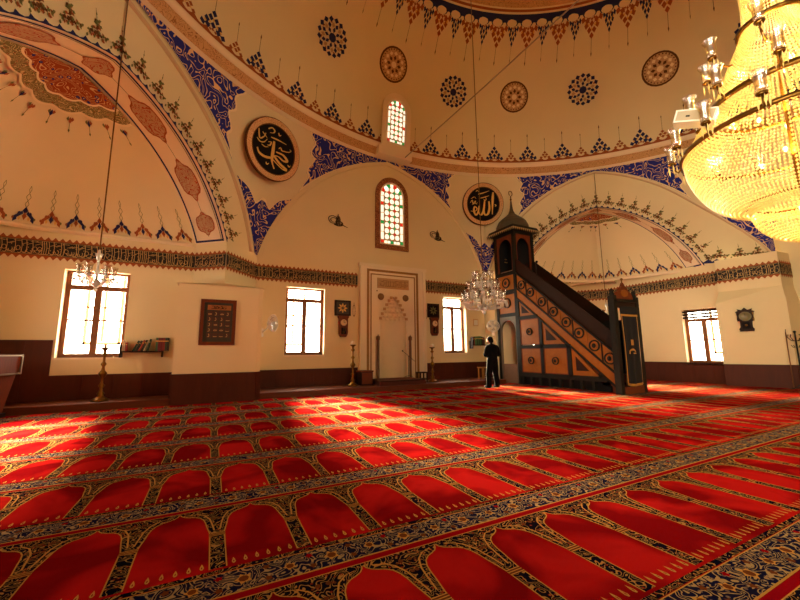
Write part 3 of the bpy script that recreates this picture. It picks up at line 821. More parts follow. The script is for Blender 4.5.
upper_panel(PL, 0, 109.9, oPL, 1); upper_panel(PL, mPL, 122.4, oPL, -1); lower_panel(PL, 6.55, oPL)
upper_panel(PR, 0, 61.4, oPR, 1); upper_panel(PR, mPR, 75.9, oPR, -1); lower_panel(PR, 6.45, oPR)
oPL2 = bpy.data.objects['wall_pendentive_side_left']; oPR2 = bpy.data.objects['wall_pendentive_side_right']
upper_panel(PL2, 0, 156.5, oPL2, 1); upper_panel(PR2, len(PR2.c)-1, 27.5, oPR2, -1); lower_panel(PR2, 6.2, oPR2)

# --- raised mouldings along the great arches
def arch_mould(s, name, inset=.16, w=.11):
    mb = MB(); n = 56
    def fn(u, v, dep=0.05):
        g = -1 + 2*u; o = s.outer(g); i = s.inner(g) if s is not SQ else (o[0]*.9, o[1]-.6 if abs(g) < .5 else o[1])
        L = math.hypot(o[0]-i[0], o[1]-i[1]) or 1; k = (inset + w*v)/L
        return s.w(o[0]+(i[0]-o[0])*k, o[1]+(i[1]-o[1])*k, -dep)
    for a, b, da, db in ((0, .25, 0, .05), (.25, .75, .05, .05), (.75, 1, .05, 0)):
        mb.grid(lambda u, v: fn(u, a+(b-a)*v, da+(db-da)*v), n, 1)
    return struct(name, mb, simple('tan_moulding', (0.62, 0.42, 0.24, 1), .7, var=.06))
arch_mould(SL, 'trim_6', .14, .12); arch_mould(SR, 'trim_7', .05, .06)
# thin raised edge of the blind arch over the mihrab
mb = MB()
for k in range(56):
    g0, g1 = -1+2*k/56, -1+2*(k+1)/56
    a, b = SQ.outer(g0), SQ.outer(g1)
    sc = lambda p, q: SQ.w(p[0]*(1-q/5.0), p[1]-q*max(0, (p[1]-4.4)/4.4), -.05)
    mb.poly([sc(a, .0), sc(b, .0), sc(b, .14), sc(a, .14)])
    lo = lambda p, q: SQ.w(p[0]*(1-q/5.0), p[1]-q*max(0, (p[1]-4.4)/4.4), 0)
    mb.poly([sc(a, .14), sc(b, .14), lo(b, .15), lo(a, .15)])
struct('trim_8', mb, PLASTER)

# --- flowers and scalloped line round the niche arches, lines and medallions on the soffits, niche domes
def niche_paint(e, tym, semi, sofo, count):
    s = e.S
    # length table along inner arch
    n = 200; P = [s.inner(-1+2*k/n) for k in range(n+1)]; L = [0]
    for k in range(n): L.append(L[-1] + math.hypot(P[k+1][0]-P[k][0], P[k+1][1]-P[k][1]))
    def along(x):
        for k in range(n):
            if x <= L[k+1]:
                t = (x-L[k])/(L[k+1]-L[k]); return (P[k][0]+(P[k+1][0]-P[k][0])*t, P[k][1]+(P[k+1][1]-P[k][1])*t), (P[k+1][0]-P[k][0], P[k+1][1]-P[k][1])
        return P[n], (P[n][0]-P[n-1][0], P[n][1]-P[n-1][1])
    def fn(u, v, off):
        (x, z), _t = along(max(0, min(L[-1], u))); nx, nz = x - s.off*.5, z - 3.4; l = math.hypot(nx, nz); nx, nz = nx/l, nz/l
        return s.w(x + nx*v, z + nz*v, -off)
    mb = MB()
    nn = int(L[-1]/.21)
    for k in range(nn):
        u = (k+.5)*L[-1]/nn; h = L[-1]/nn/2
        put(mb, [([(-h, .02), (-h*.4, .04), (0, .10), (h*.4, .04), (h, .02), (h, .0), (-h, .0)], NV)], fn, u, .0, 1, 1)
    mb.build('painted_scallop_line', PAINT, tym)
    for k in range(count):
        u = (k+.5)*L[-1]/count
        mb = MB(); put(mb, floral(), fn, u, .14, .42, .62); mb.build('painted_flower_spray', PAINT, tym)
    # soffit
    mb = MB(); m = 64
    for (v0, v1, mi) in ((.06, .10, NV), (.90, .945, NV), (.13, .145, OL)):
        mb.grid(lambda u, v: e.sof(.004+u*.992, v0+(v1-v0)*v, .012), m, 1, mi)
    for u0 in (.004, .99): mb.grid(lambda u, v: e.sof(u0 + .006*u, .06+.88*v, .012), 1, 2, NV)
    mb.grid(lambda u, v: e.sof(.02+.96*u, .495+.012*v, .012), m, 1, OL)
    mb.build('painted_line', PAINT, sofo)
    for (uc, ul, mat) in ((.06, .034, MED_AR), (.19, .058, MED_AR), (.36, .060, MED_AR), (.5, .030, MED_AR), (.64, .060, MED_AR), (.81, .058, MED_AR), (.94, .034, MED_AR)):
        mb = MB(); q = 28
        def med(r, off, mi):
            ring = []
            for k in range(q):
                a = 2*PI*k/q; lob = 1 + .10*math.cos(6*a)
                ring.append(e.sof(uc + ul*r*lob*math.cos(a), .5 + .30*r*lob*math.sin(a)*(1-.35*abs(math.cos(a))), off))
            c = e.sof(uc, .5, off)
            for k in range(q): mb.poly([c, ring[k], ring[(k+1) % q]], mi)
        med(1.0, .014, 1); med(.9, .018, 0); mb.build('painted_medallion', [mat, RUST], sofo)
    # half rosette at the crown of the niche dome
    def crown(f, k, off):
        # invert width scale to g
        lo, hi = 0.0, 1.0
        for _ in range(24):
            mid = (lo+hi)/2; h, z = arch_pt(INN, mid, e.k)
            if h/e.h0 > k: lo = mid
            else: hi = mid
        return e.at(f, lo, off)
    K0 = .40 if e is EL else .37
    def KO(f): return K0*(.93 + .07*abs(math.sin(7*PI*f)))
    def kk(f, r): return KO(f)*r
    mb = MB()
    mb.grid(lambda u, v: crown(u, KO(u)*v, .03), 60, 8, 1)
    mb.grid(lambda u, v: crown(u, KO(u)*(.97+.04*v), .036), 60, 1, 2)
    mb.grid(lambda u, v: crown(u, KO(u)*.74*v, .045), 60, 8, 0)
    mb.grid(lambda u, v: crown(u, KO(u)*.74*(.97+.05*v), .052), 60, 1, 2)
    mb.build('painted_half_rosette', [RED_AR, OLIVE_AR, CREAMP], semi)
    # pendant drops round the rosette
    mb = MB()
    for k in range(1, 12):
        f0 = k/12
        def dr(u, v, off): return crown(min(1, max(0, f0+u)), min(.98, kk(f0, 1.0)+.02+v), off+.02)
        c = NV if k % 2 else RS
        put(mb, [(loz(0, .03, .009, .025), c), (bar2(0, .05, 0, .10, .002), OL), (loz(-.010, .02, .007, .016), RS), (loz(.010, .02, .007, .016), OL), (loz(0, .10, .004, .014), OL)], dr, 0, 0, 1, 1)
    mb.build('painted_drop', PAINT, semi)
    # palmettes along the foot
    Lb = e.L[-1]; cnt = int(Lb/.47)
    for k in range(cnt):
        uc = (k+.5)*Lb/cnt
        def bf(u, v, off): return e.at(max(0, min(1, u/Lb)), max(0, (v-ZF)/((arch_pt(INN, .25, e.k)[1]-ZF))*.25), off+.01)
        mb = MB(); put(mb, finial_motif(NV if k % 2 else RS), bf, uc, ZF+.05, .38, .66); mb.build('painted_finial', PAINT, semi)
niche_paint(EL, TL, bpy.data.objects['ceiling_semidome_left'], bpy.data.objects['ceiling_soffit_left'], 21)
niche_paint(ER, TR, bpy.data.objects['ceiling_semidome_right'], bpy.data.objects['ceiling_soffit_right'], 21)
# foot line with flowers on the right pier
mb = MB()
for k in range(8):
    u0, u1 = -3.5 - k*.27, -3.5-(k+1)*.27
    mb.poly([SR.w(u0, 4.47+k*.004, -.02), SR.w(u1, 4.47+k*.004, -.02), SR.w(u1, 4.53+k*.012, -.02), SR.w(u0, 4.53+k*.008, -.02)], NV)
    mb.poly([SR.w(u0, 4.53, -.02), SR.w((u0+u1)/2, 4.62, -.02), SR.w(u1, 4.53, -.02)], NV)
mb.build('painted_scallop_line', PAINT, TR)
for u in (-4.0, -4.62, -5.15):
    mb = MB(); put(mb, floral(), lambda x, y, off: SR.w(x, y, -off-.02), u, 4.64, .62, .50); mb.build('painted_flower_spray', PAINT, TR)

# --- inscription band running along all walls
def strokes_band(mb, P, L, h, seed):
    rr = random.Random(seed); x = .05
    def rib(pts, w0):
        for k in range(len(pts)-1):
            (x0, y0), (x1, y1) = pts[k], pts[k+1]; q = bar2(x0, y0, x1, y1, w0)
            if all(0 < p[0] < L for p in q): mb.poly([P(a, b, .016) for a, b in q], 1)
    while x < L-.05:
        t = rr.random(); b = .12*h
        if t < .5:
            rib([(x, b+.04*h), (x+.008, .55*h), (x-.012, .90*h)], .012)
            rib([(x, b+.04*h), (x-.03, b), (x-.06, b+.03*h)], .011)
        elif t < .8:
            q = [(x+.055*math.cos(a), .32*h+.16*h*math.sin(a)) for a in [PI*1.0+PI*1.2*k/6 for k in range(7)]]
            rib(q, .011); rib([(x-.05, .62*h), (x+.06, .74*h)], .010)
        else:
            q = [(x+.04*math.cos(a), .40*h+.13*h*math.sin(a)) for a in [2*PI*k/7 for k in range(8)]]
            rib(q, .010); rib([(x-.09, .82*h), (x+.05, .80*h)], .009)
        mb.poly([P(a, c, .016) for a, c in loz(min(L-.02, x+.03), h*rr.uniform(.2, .9), .012, .014)], 1) if x+.06 < L else None
        x += rr.uniform(.036, .06)
BZ0, BZ1 = 3.66, 4.09
SEGS = [((XL, YL), (-.6, YL)), ((-.6, YL), (.2, 11.07)), ((.2, 11.07), (1.13, YQ)), ((1.13, YQ), (4.60, YQ)), ((7.46, YQ), (10.6, YQ)), ((10.6, YQ), (11.5, 11.45)), ((11.5, 11.45), (12.2, YR)),
        ((12.2, YR), (15.5, YR)), ((15.5, YR), (XR, 10.5)), ((XR, 10.5), (XR, 6.2)), ((XR, 6.2), (16.2, 6.2)), ((16.2, 6.2), (16.42, 4.6)), ((16.42, 4.6), (17.4, 4.55))]
for si, (a, b) in enumerate(SEGS):
    A, B = Vector((*a, 0)), Vector((*b, 0)); d = (B-A).normalized(); n = Vector((d.y, -d.x, 0)); L = (B-A).length
    P = lambda u, v, off: A + d*u + n*(off+.012) + Vector((0, 0, BZ0 + v))
    h = BZ1-BZ0
    mb = MB()
    mb.poly([P(0, 0, 0), P(L, 0, 0), P(L, h, 0), P(0, h, 0)], 0)
    for v in (0, h-.028): mb.poly([P(0, v, .006), P(L, v, .006), P(L, v+.028, .006), P(0, v+.028, .006)], 2)
    for v in (.04, h-.05): mb.poly([P(0, v, .008), P(L, v, .008), P(L, v+.008, .008), P(0, v+.008, .008)], 1)
    nt_ = max(1, int(L/.135))
    for k in range(nt_):
        u0, u1 = k*L/nt_, (k+1)*L/nt_
        for (v, t) in ((h, .075), (0, -.075)): mb.poly([P(u0+.012, v, .004), P(u1-.012, v, .004), P((u0+u1)/2, v+t, .004)], 2)
    strokes_band(mb, P, L, h, 40+si)
    struct('trim_%d' % (10+si), mb, [BANDG, BANDL, RUST])

# --- calligraphy roundels
def catmull(pts, n=6):
    out = []
    P = [pts[0]] + list(pts) + [pts[-1]]
    for i in range(1, len(P)-2):
        for k in range(n):
            t = k/n
            out.append(tuple(.5*((2*P[i][j]) + (-P[i-1][j]+P[i+1][j])*t + (2*P[i-1][j]-5*P[i][j]+4*P[i+1][j]-P[i+2][j])*t*t + (-P[i-1][j]+3*P[i][j]-3*P[i+1][j]+P[i+2][j])*t**3) for j in (0, 1)))
    out.append(pts[-1]); return out
def brush(mb, pts, w, F, mi, z):
    c = catmull(pts); n = len(c)
    L = []; R = []
    for k in range(n):
        x0, y0 = c[max(0, k-1)]; x1, y1 = c[min(n-1, k+1)]; l = math.hypot(x1-x0, y1-y0) or 1
        t = k/(n-1); ww = w*(.45 + .55*math.sin(PI*min(1, t*1.15+.08)))/2
        # broad-nib pen: wider on down strokes
        ww *= .75 + .5*abs((y1-y0)/l)
        L.append((c[k][0]-(y1-y0)/l*ww, c[k][1]+(x1-x0)/l*ww)); R.append((c[k][0]+(y1-y0)/l*ww, c[k][1]-(x1-x0)/l*ww))
    for k in range(n-1): mb.poly([F(*L[k], z), F(*L[k+1], z), F(*R[k+1], z), F(*R[k], z)], mi)
ALLAH = [([(.62, .76), (.60, .2), (.60, -.62)], .15), ([(.36, .18), (.40, -.25), (.31, -.60), (.12, -.66), (.06, -.35), (.08, .22)], .14),
         ([(.08, .22), (.02, -.42), (-.14, -.68), (-.30, -.48), (-.27, -.12)], .14), ([(-.27, -.12), (-.33, -.5), (-.46, -.70), (-.60, -.46), (-.56, -.18), (-.40, -.30), (-.52, -.46), (-.80, -.46)], .12),
         ([(-.35, .60), (.0, .70), (.36, .84)], .09), ([(-.2, .36), (.1, .44), (.36, .54)], .09), ([(.02, .30), (.10, .22), (.18, .32), (.12, .40)], .06), ([(.74, .0), (.82, -.06), (.76, -.14)], .08),
         ([(-.85, .05), (-.72, .22), (-.66, .0), (-.52, .18), (-.5, .0), (-.38, .08)], .06), ([(-.80, .30), (-.6, .42), (-.48, .30)], .05), ([(-.72, -.05), (-.55, .02), (-.4, -.04)], .05), ([(-.5, .75), (-.42, .84), (-.34, .76)], .05)]
MUHAMMAD = [([(-.06, .36), (-.05, -.1), (-.03, -.5), (.13, -.80)], .15), ([(-.04, -.38), (-.38, -.46), (-.66, -.40), (-.78, -.22)], .16), ([(.10, -.05), (.46, -.04), (.70, -.20), (.52, -.28), (.22, -.20), (.0, -.26)], .14),
            ([(.0, -.24), (.34, -.46), (.72, -.60), (.5, -.64), (.02, -.44)], .15), ([(-.24, .46), (.14, .49), (.54, .48)], .10), ([(.20, .14), (.28, .22), (.36, .13), (.46, .14), (.70, .20), (.82, .30), (.74, .34)], .07),
            ([(.76, -.36), (.84, -.42), (.90, -.34)], .07), ([(-.30, -.66), (-.24, -.74), (-.16, -.66)], .07), ([(.08, .80), (.14, .70), (.22, .76)], .07),
            ([(-.42, .74), (-.26, .86), (-.12, .80), (-.16, .68), (-.32, .62)], .08), ([(-.84, .56), (-.74, .20), (-.56, .34), (-.5, .52)], .07), ([(-.86, .16), (-.7, .06), (-.52, .12), (-.40, .30)], .07), ([(-.66, .50), (-.42, .34)], .06), ([(-.36, .06), (-.24, .10), (-.20, .26), (-.34, .2)], .07), ([(-.62, -.02), (-.46, -.06), (-.3, .0)], .06)]
def roundel(azd, z, r, text, label):
    a = rad(azd); inward = Vector((-math.cos(a), -math.sin(a), 0)); rr = 10.84 + (8.88-z)*.19 - .06
    c = Vector((CX, CY, z)) - inward*(-0) + Vector((math.cos(a)*rr, math.sin(a)*rr, 0))
    upd = (Vector((0, 0, 1)) + inward*.19).normalized(); right = upd.cross(-inward).normalized() * 1
    # seen from inside, +x runs to the viewer's right
    nrm = (inward - upd*inward.dot(upd)).normalized(); right = upd.cross(nrm).normalized()
    t = thing('calligraphy_roundel', label, 'roundel', c, 0, 'round calligraphy boards under the dome')
    F = lambda x, y, off: right*x*r + upd*y*r + nrm*off
    mb = MB(); n = 48
    ring = lambda q, off: [F(q*math.cos(2*PI*k/n), q*math.sin(2*PI*k/n), off) for k in range(n)]
    def ann(mb, q0, o0, q1, o1, mi):
        A, B = ring(q0, o0), ring(q1, o1); mb.add(A+B, [(k, (k+1) % n, n+(k+1) % n, n+k) for k in range(n)], mi)
    ann(mb, 1.0, -.06, 1.0, .02, 0); ann(mb, 1.0, .02, .97, .045, 0); ann(mb, .97, .045, .80, .03, 1); ann(mb, .80, .03, .775, .045, 0); ann(mb, .775, .045, .77, .0, 0)
    mb.build('rim', [BROWNP, ROUND_AR], t)
    mb = MB(); mb.poly(ring(.775, .005)); mb.build('board', BLACKP, t)
    for k, (p, wd) in enumerate(text):
        mb = MB(); brush(mb, [(x*.75, y*.75) for x, y in p], wd*.62, F, 0, .014 + .0008*k); mb.build('letter_stroke', GOLDP, t)
    return t
roundel(116.4, 7.66, .97, MUHAMMAD, 'black roundel with gold calligraphy, a long stroke crossing a wide bowl, in brown rim')
roundel(69.0, 7.66, .93, ALLAH, 'black roundel with gold calligraphy of upright strokes, beside the pulpit spire')

# --- stained windows
W_EM = emit('milky_window_glass', (1.0, .90, .68, 1), 0.85)
R_EM = emit('red_window_glass', srgb(214, 40, 24), .6); G_EM = emit('green_window_glass', srgb(20, 150, 70), .6)
def stained(name, F, w, h, border, par_label, bmat):
    """F(x, z, off): local; w inner glass half width, h height of the straight part, arch on top"""
    root = bpy.data.objects.new(name, None); COL.objects.link(root); root['kind'] = 'structure'
    n = 20
    def outline(g): return [(-w-g, -g), (w+g, -g)] + [((w+g)*math.cos(PI*k/n), h + (w+g)*1.12*math.sin(PI*k/n)) for k in range(n+1)]
    A, B = outline(border), outline(0.03); m = len(A)
    mb = MB()
    mb.add([F(*p, .05) for p in A] + [F(*p, .05) for p in B], [(k, (k+1) % m, m+(k+1) % m, m+k) for k in range(m)], 0)
    mb.add([F(*p, .0) for p in A] + [F(*p, .05) for p in A], [(k, (k+1) % m, m+(k+1) % m, m+k) for k in range(m)], 0)
    C = outline(-.02)
    mb.add([F(*p, .05) for p in B] + [F(*p, .015) for p in C], [(k, (k+1) % m, m+(k+1) % m, m+k) for k in range(m)], 1)
    mb.build('border', [bmat, PLASTER_L], root)
    mb = MB(); mb.poly([F(*p, .01) for p in outline(0)]); mb.build('plaster_tracery', simple('plaster_tracery', (.55, .40, .24, 1), .8), root)
    inside = lambda x, z: abs(x) < w-.02 and z > .02 and (z < h or math.hypot(x, (z-h)/1.12) < w-.02)
    # column of roundels three wide, with coloured border squares
    b = w*.32; cw = (2*w - 2*b)/3; hgt = h + w*1.12
    wh = MB(); rd = MB(); gr = MB()
    rows = int((hgt - b)/(cw*1.08)); cnt = 0
    for r in range(rows+1):
        z = b + cw*.56 + r*cw*1.08
        for c in (-1, 0, 1):
            x = c*cw
            if inside(x*1.25, z+cw*.5): wh.poly([F(p[0], p[1], .02) for p in disc2(x, z, cw*.41, 12, 0, cw*.44)])
        for c in (-.5, .5):
            x = c*cw; zz = z + cw*.54
            if inside(x, zz+.1): (rd if (r + (c > 0)) % 2 else gr).poly([F(p[0], p[1], .022) for p in loz(x, zz, cw*.24, cw*.26)])
    # border pieces
    k = 0; z = .03
    while z < h - .05:
        hh = b*.8 if k % 3 == 0 else b*2.0
        for sx in (-1, 1):
            q = [(sx*(w-.025), z+.015), (sx*(w-b*.85), z+.015), (sx*(w-b*.85), min(h, z+hh)-.015), (sx*(w-.025), min(h, z+hh)-.015)]
            (((rd, gr)[(k//3 + (sx > 0)) % 2]) if k % 3 == 0 else wh).poly([F(*p, .02) for p in q])
        z += hh; k += 1
    for i in range(9):
        a0, a1 = PI*i/9+.02, PI*(i+1)/9-.02
        q = [((w-rr_)*math.cos(a), h + (w-rr_)*1.12*math.sin(a)) for rr_, a in ((.025, a0), (b*.85, a0), (b*.85, a1), (.025, a1))]
        (wh if i % 2 == 0 else (gr if i % 4 == 1 else rd)).poly([F(*p, .02) for p in q])
    for i in range(5):
        x0, x1 = -w+b + i*(2*w-2*b)/5 + .01, -w+b+(i+1)*(2*w-2*b)/5-.01
        (gr if i == 2 else wh).poly([F(x0, .025, .02), F(x1, .025, .02), F(x1, b*.8, .02), F(x0, b*.8, .02)])
    for mbx, mt, nm in ((wh, W_EM, 'clear_panes'), (rd, R_EM, 'red_panes'), (gr, G_EM, 'green_panes')):
        o = mbx.build(nm, mt, root); o['kind'] = 'stuff'
    return root
stained('window_5', lambda x, z, off: (6.02 + x, YQ - off, 5.42 + z), .50, 1.95, .22, '', FRAME_AR)
def drumF(az):
    a = rad(az); r = 10.40; base = Vector((CX + r*math.cos(a), CY + r*math.sin(a), 0)); inw = Vector((-math.cos(a), -math.sin(a), 0)); right = Vector((0, 0, 1)).cross(inw)
    return lambda x, z, off: base + right*x + inw*(off + z*.10) + Vector((0, 0, 9.42 + z))
DF = drumF(91.6)
dw = stained('window_6', DF, .40, 1.30, .24, '', PLASTER_L)
mb = MB()     # dormer frame that carries the drum window down over the ring moulding
mb.prism([DF(-.74, -.55, .06), DF(.74, -.55, .06), DF(.74, -.55, -.5), DF(-.74, -.55, -.5)], [DF(-.74, -.22, .06), DF(.74, -.22, .06), DF(.74, -.22, -.5), DF(-.74, -.22, -.5)])
mb.build('sill', PLASTER_L, dw)
mb = MB()
put(mb, [(loz(0, .05, .05, .08), RS), (loz(-.05, 0, .05, .03), RS), (loz(.05, 0, .05, .03), RS), (loz(0, .16, .025, .07), BR), (bar2(0, -.1, 0, .25, .015), BR)], lambda u, v, off: DF(u, v+2.15, off-.05), 0, 0, 1.2, 1.2)
mb.build('painted_finial', PAINT, DOME)

# ================================================================== THE THINGS
def part(mb, name, mats, parent, kind=None):
    """build a mesh authored in world coordinates as a child of an unrotated thing or part"""
    o = Vector((0, 0, 0)); p = parent
    while p is not None: o += Vector(p.location); p = p.parent
    mb.v = [(x-o.x, y-o.y, z-o.z) for x, y, z in mb.v]
    return mb.build(name, mats, parent, kind=kind)
def B(x0, y0, z0, x1, y1, z1, mi=0): return MB().box(x0, y0, z0, x1, y1, z1, mi)

# ------------------------------------------------------------------ prayer niche
def mihrab():
    X0, Y0 = 6.0, YQ
    t = thing('prayer_niche', 'tall cream marble prayer niche with gold bands and stepped stalactite hood', 'prayer niche', (X0, Y0, .17))
    yf = Y0 - .14
    lev = [(.54, .17), (.54, 2.45), (.47, 2.62), (.38, 2.80), (.29, 2.97), (.19, 3.12), (.10, 3.24), (.0, 3.34)]
    mb = MB()
    xa, xb, zt = 4.66, 7.42, 4.48
    for sg in (-1, 1):
        e = xa if sg < 0 else xb
        for (h0, z0), (h1, z1) in zip(lev[:-1], lev[1:]):
            mb.poly([(e, yf, z0), (X0+sg*h0, yf, z0), (X0+sg*h1, yf, z1), (e, yf, z1)])
            mb.poly([(X0+sg*h0, yf, z0), (X0+sg*h1, yf, z1), (X0+sg*h1, Y0, z1), (X0+sg*h0, Y0, z0)])
        mb.poly([(e, yf, 3.34), (X0, yf, 3.34), (X0, yf, zt), (e, yf, zt)])
        mb.poly([(e, yf, .17), (e, Y0, .17), (e, Y0, zt), (e, yf, zt)])
    mb.poly([(xa, yf, zt), (xb, yf, zt), (xb, Y0, zt), (xa, Y0, zt)])
    part(mb, 'marble_front', MARBLE, t)
    part(B(xa-.05, yf-.04, zt-.06, xb+.05, Y0, zt+.05), 'cornice', MARBLE, t)
    for sg in (-1, 1):
        e = xa if sg < 0 else xb-.12
        part(B(e, yf-.035, .17, e+.12, yf, zt-.06), 'outer_pilaster', MARBLE, t)
    # gold frame bands
    for (o, w_, nm) in ((4.92, .085, 'gold_band'), (5.06, .04, 'gold_band')):
        mb = MB(); q = 12.0 - o
        zt2 = 4.33 - (o-4.92)*1.2
        for b in ((o, .17, o+w_, zt2), (q-w_, .17, q, zt2), (o+w_, zt2-w_, q-w_, zt2)):
            mb.box(b[0], yf-.02, b[1], b[2], yf, b[3])
        part(mb, nm, simple('dull_gold_band', srgb(150, 106, 48), .5, metal=.3), t)
    # niche shell
    mb = MB(); n = 20
    def shell(r, z): return [(X0 + r*math.cos(PI*k/n), Y0 - .05 + .30*(r/.54)*math.sin(PI*k/n), z) for k in range(n+1)]
    A, Bq = shell(.54, .17), shell(.54, 2.45)
    mb.add(A + Bq, [(k, k+1, n+1+k+1, n+1+k) for k in range(n)], 0, True)
    part(mb, 'niche_shell', MARBLE, t)
    for i in range(1, 7):
        (h0, z0), (h1, z1) = lev[i], lev[i+1] if i+1 < len(lev) else (0, 3.34)
        mb = MB(); cells = max(2, 9-i); m = cells*2
        def zig(r, z, dep):
            return [(X0 + r*(1 if k % 2 == 0 else dep)*math.cos(PI*k/m), Y0 - .06 + .30*(r/.54)*(1 if k % 2 == 0 else dep)*math.sin(PI*k/m), z) for k in range(m+1)]
        a, b, c = zig(h0, z0, .86), zig(h0*.96, z0+(z1-z0)*.6, .93), zig(h1, z1, .86)
        mb.add(a+b+c, [(k, k+1, m+1+k+1, m+1+k) for k in range(m)] + [(m+1+k, m+1+k+1, 2*(m+1)+k+1, 2*(m+1)+k) for k in range(m)], 0)
        part(mb, 'stalactite_tier', MARBLE, t)
        # little stepped pendants framing the hood
        for sg in (-1, 1):
            part(B(X0+sg*h0-.05, yf-.03, z0, X0+sg*h0+.05, yf, z0+.10), 'hood_step', simple('hood_edge', srgb(196, 150, 104), .6), t)
    # inscription tablet
    tb = part(B(5.33, yf-.02, 3.63, 6.66, yf, 4.02), 'inscription_tablet', simple('tablet_tan', srgb(190, 146, 96), .6), t)
    mb = MB(); strokes_band(mb, lambda u, v, off: (5.36+u, yf-.012-off, 3.66+v), 1.27, .33, 77)
    mb.m = [0]*len(mb.m); part(mb, 'inscription_relief', simple('relief_brown', srgb(130, 88, 48), .6), tb, 'stuff')
    for x in (5.48, 6.52):
        mb = MB(); mb.lathe([(0, .05), (.05, .045), (.07, .03), (.12, .03), (.13, 0)], 20)
        mb.v = [(x + a, yf - c, 3.31 + b) for a, b, c in mb.v]; part(mb, 'boss', simple('boss_bronze', srgb(120, 84, 42), .5), t)
    # slim turning columns
    for x in (5.33, 6.66):
        mb = MB(); mb.lathe([(.075, .17), (.075, .24), (.05, .27), (.045, .9), (.05, 1.0), (.045, 1.68), (.07, 1.72), (.07, 1.82), (.02, 1.86), (0, 1.92)], 12, 0, x, yf-.08)
        part(mb, 'column', simple('brown_column', srgb(110, 70, 38), .4), t)
    part(B(5.30, yf-.02, 3.5, 5.34, yf-.0, 3.54), 'pin', BRASS, t)
    return t
mihrab()
# carpeted step in front of the niche
mb = MB(); mb.prism([(4.88, 10.9, .172), (6.62, 10.9, .172), (6.60, 11.98, .172), (5.05, 11.98, .172)], [(4.9, 10.92, .32), (6.60, 10.92, .32), (6.58, 11.98, .34), (5.07, 11.98, .34)])
o = part(mb, 'niche_platform', simple('red_brown_rug', srgb(84, 34, 22), .9, var=.25, scale=30), thing('carpeted_platform', 'low platform covered in red-brown rug before the prayer niche', 'platform', (6, 11.5, .17)))
part(B(4.86, 10.88, .30, 6.64, 10.92, .33), 'edging', DARKW, bpy.data.objects['carpeted_platform'])

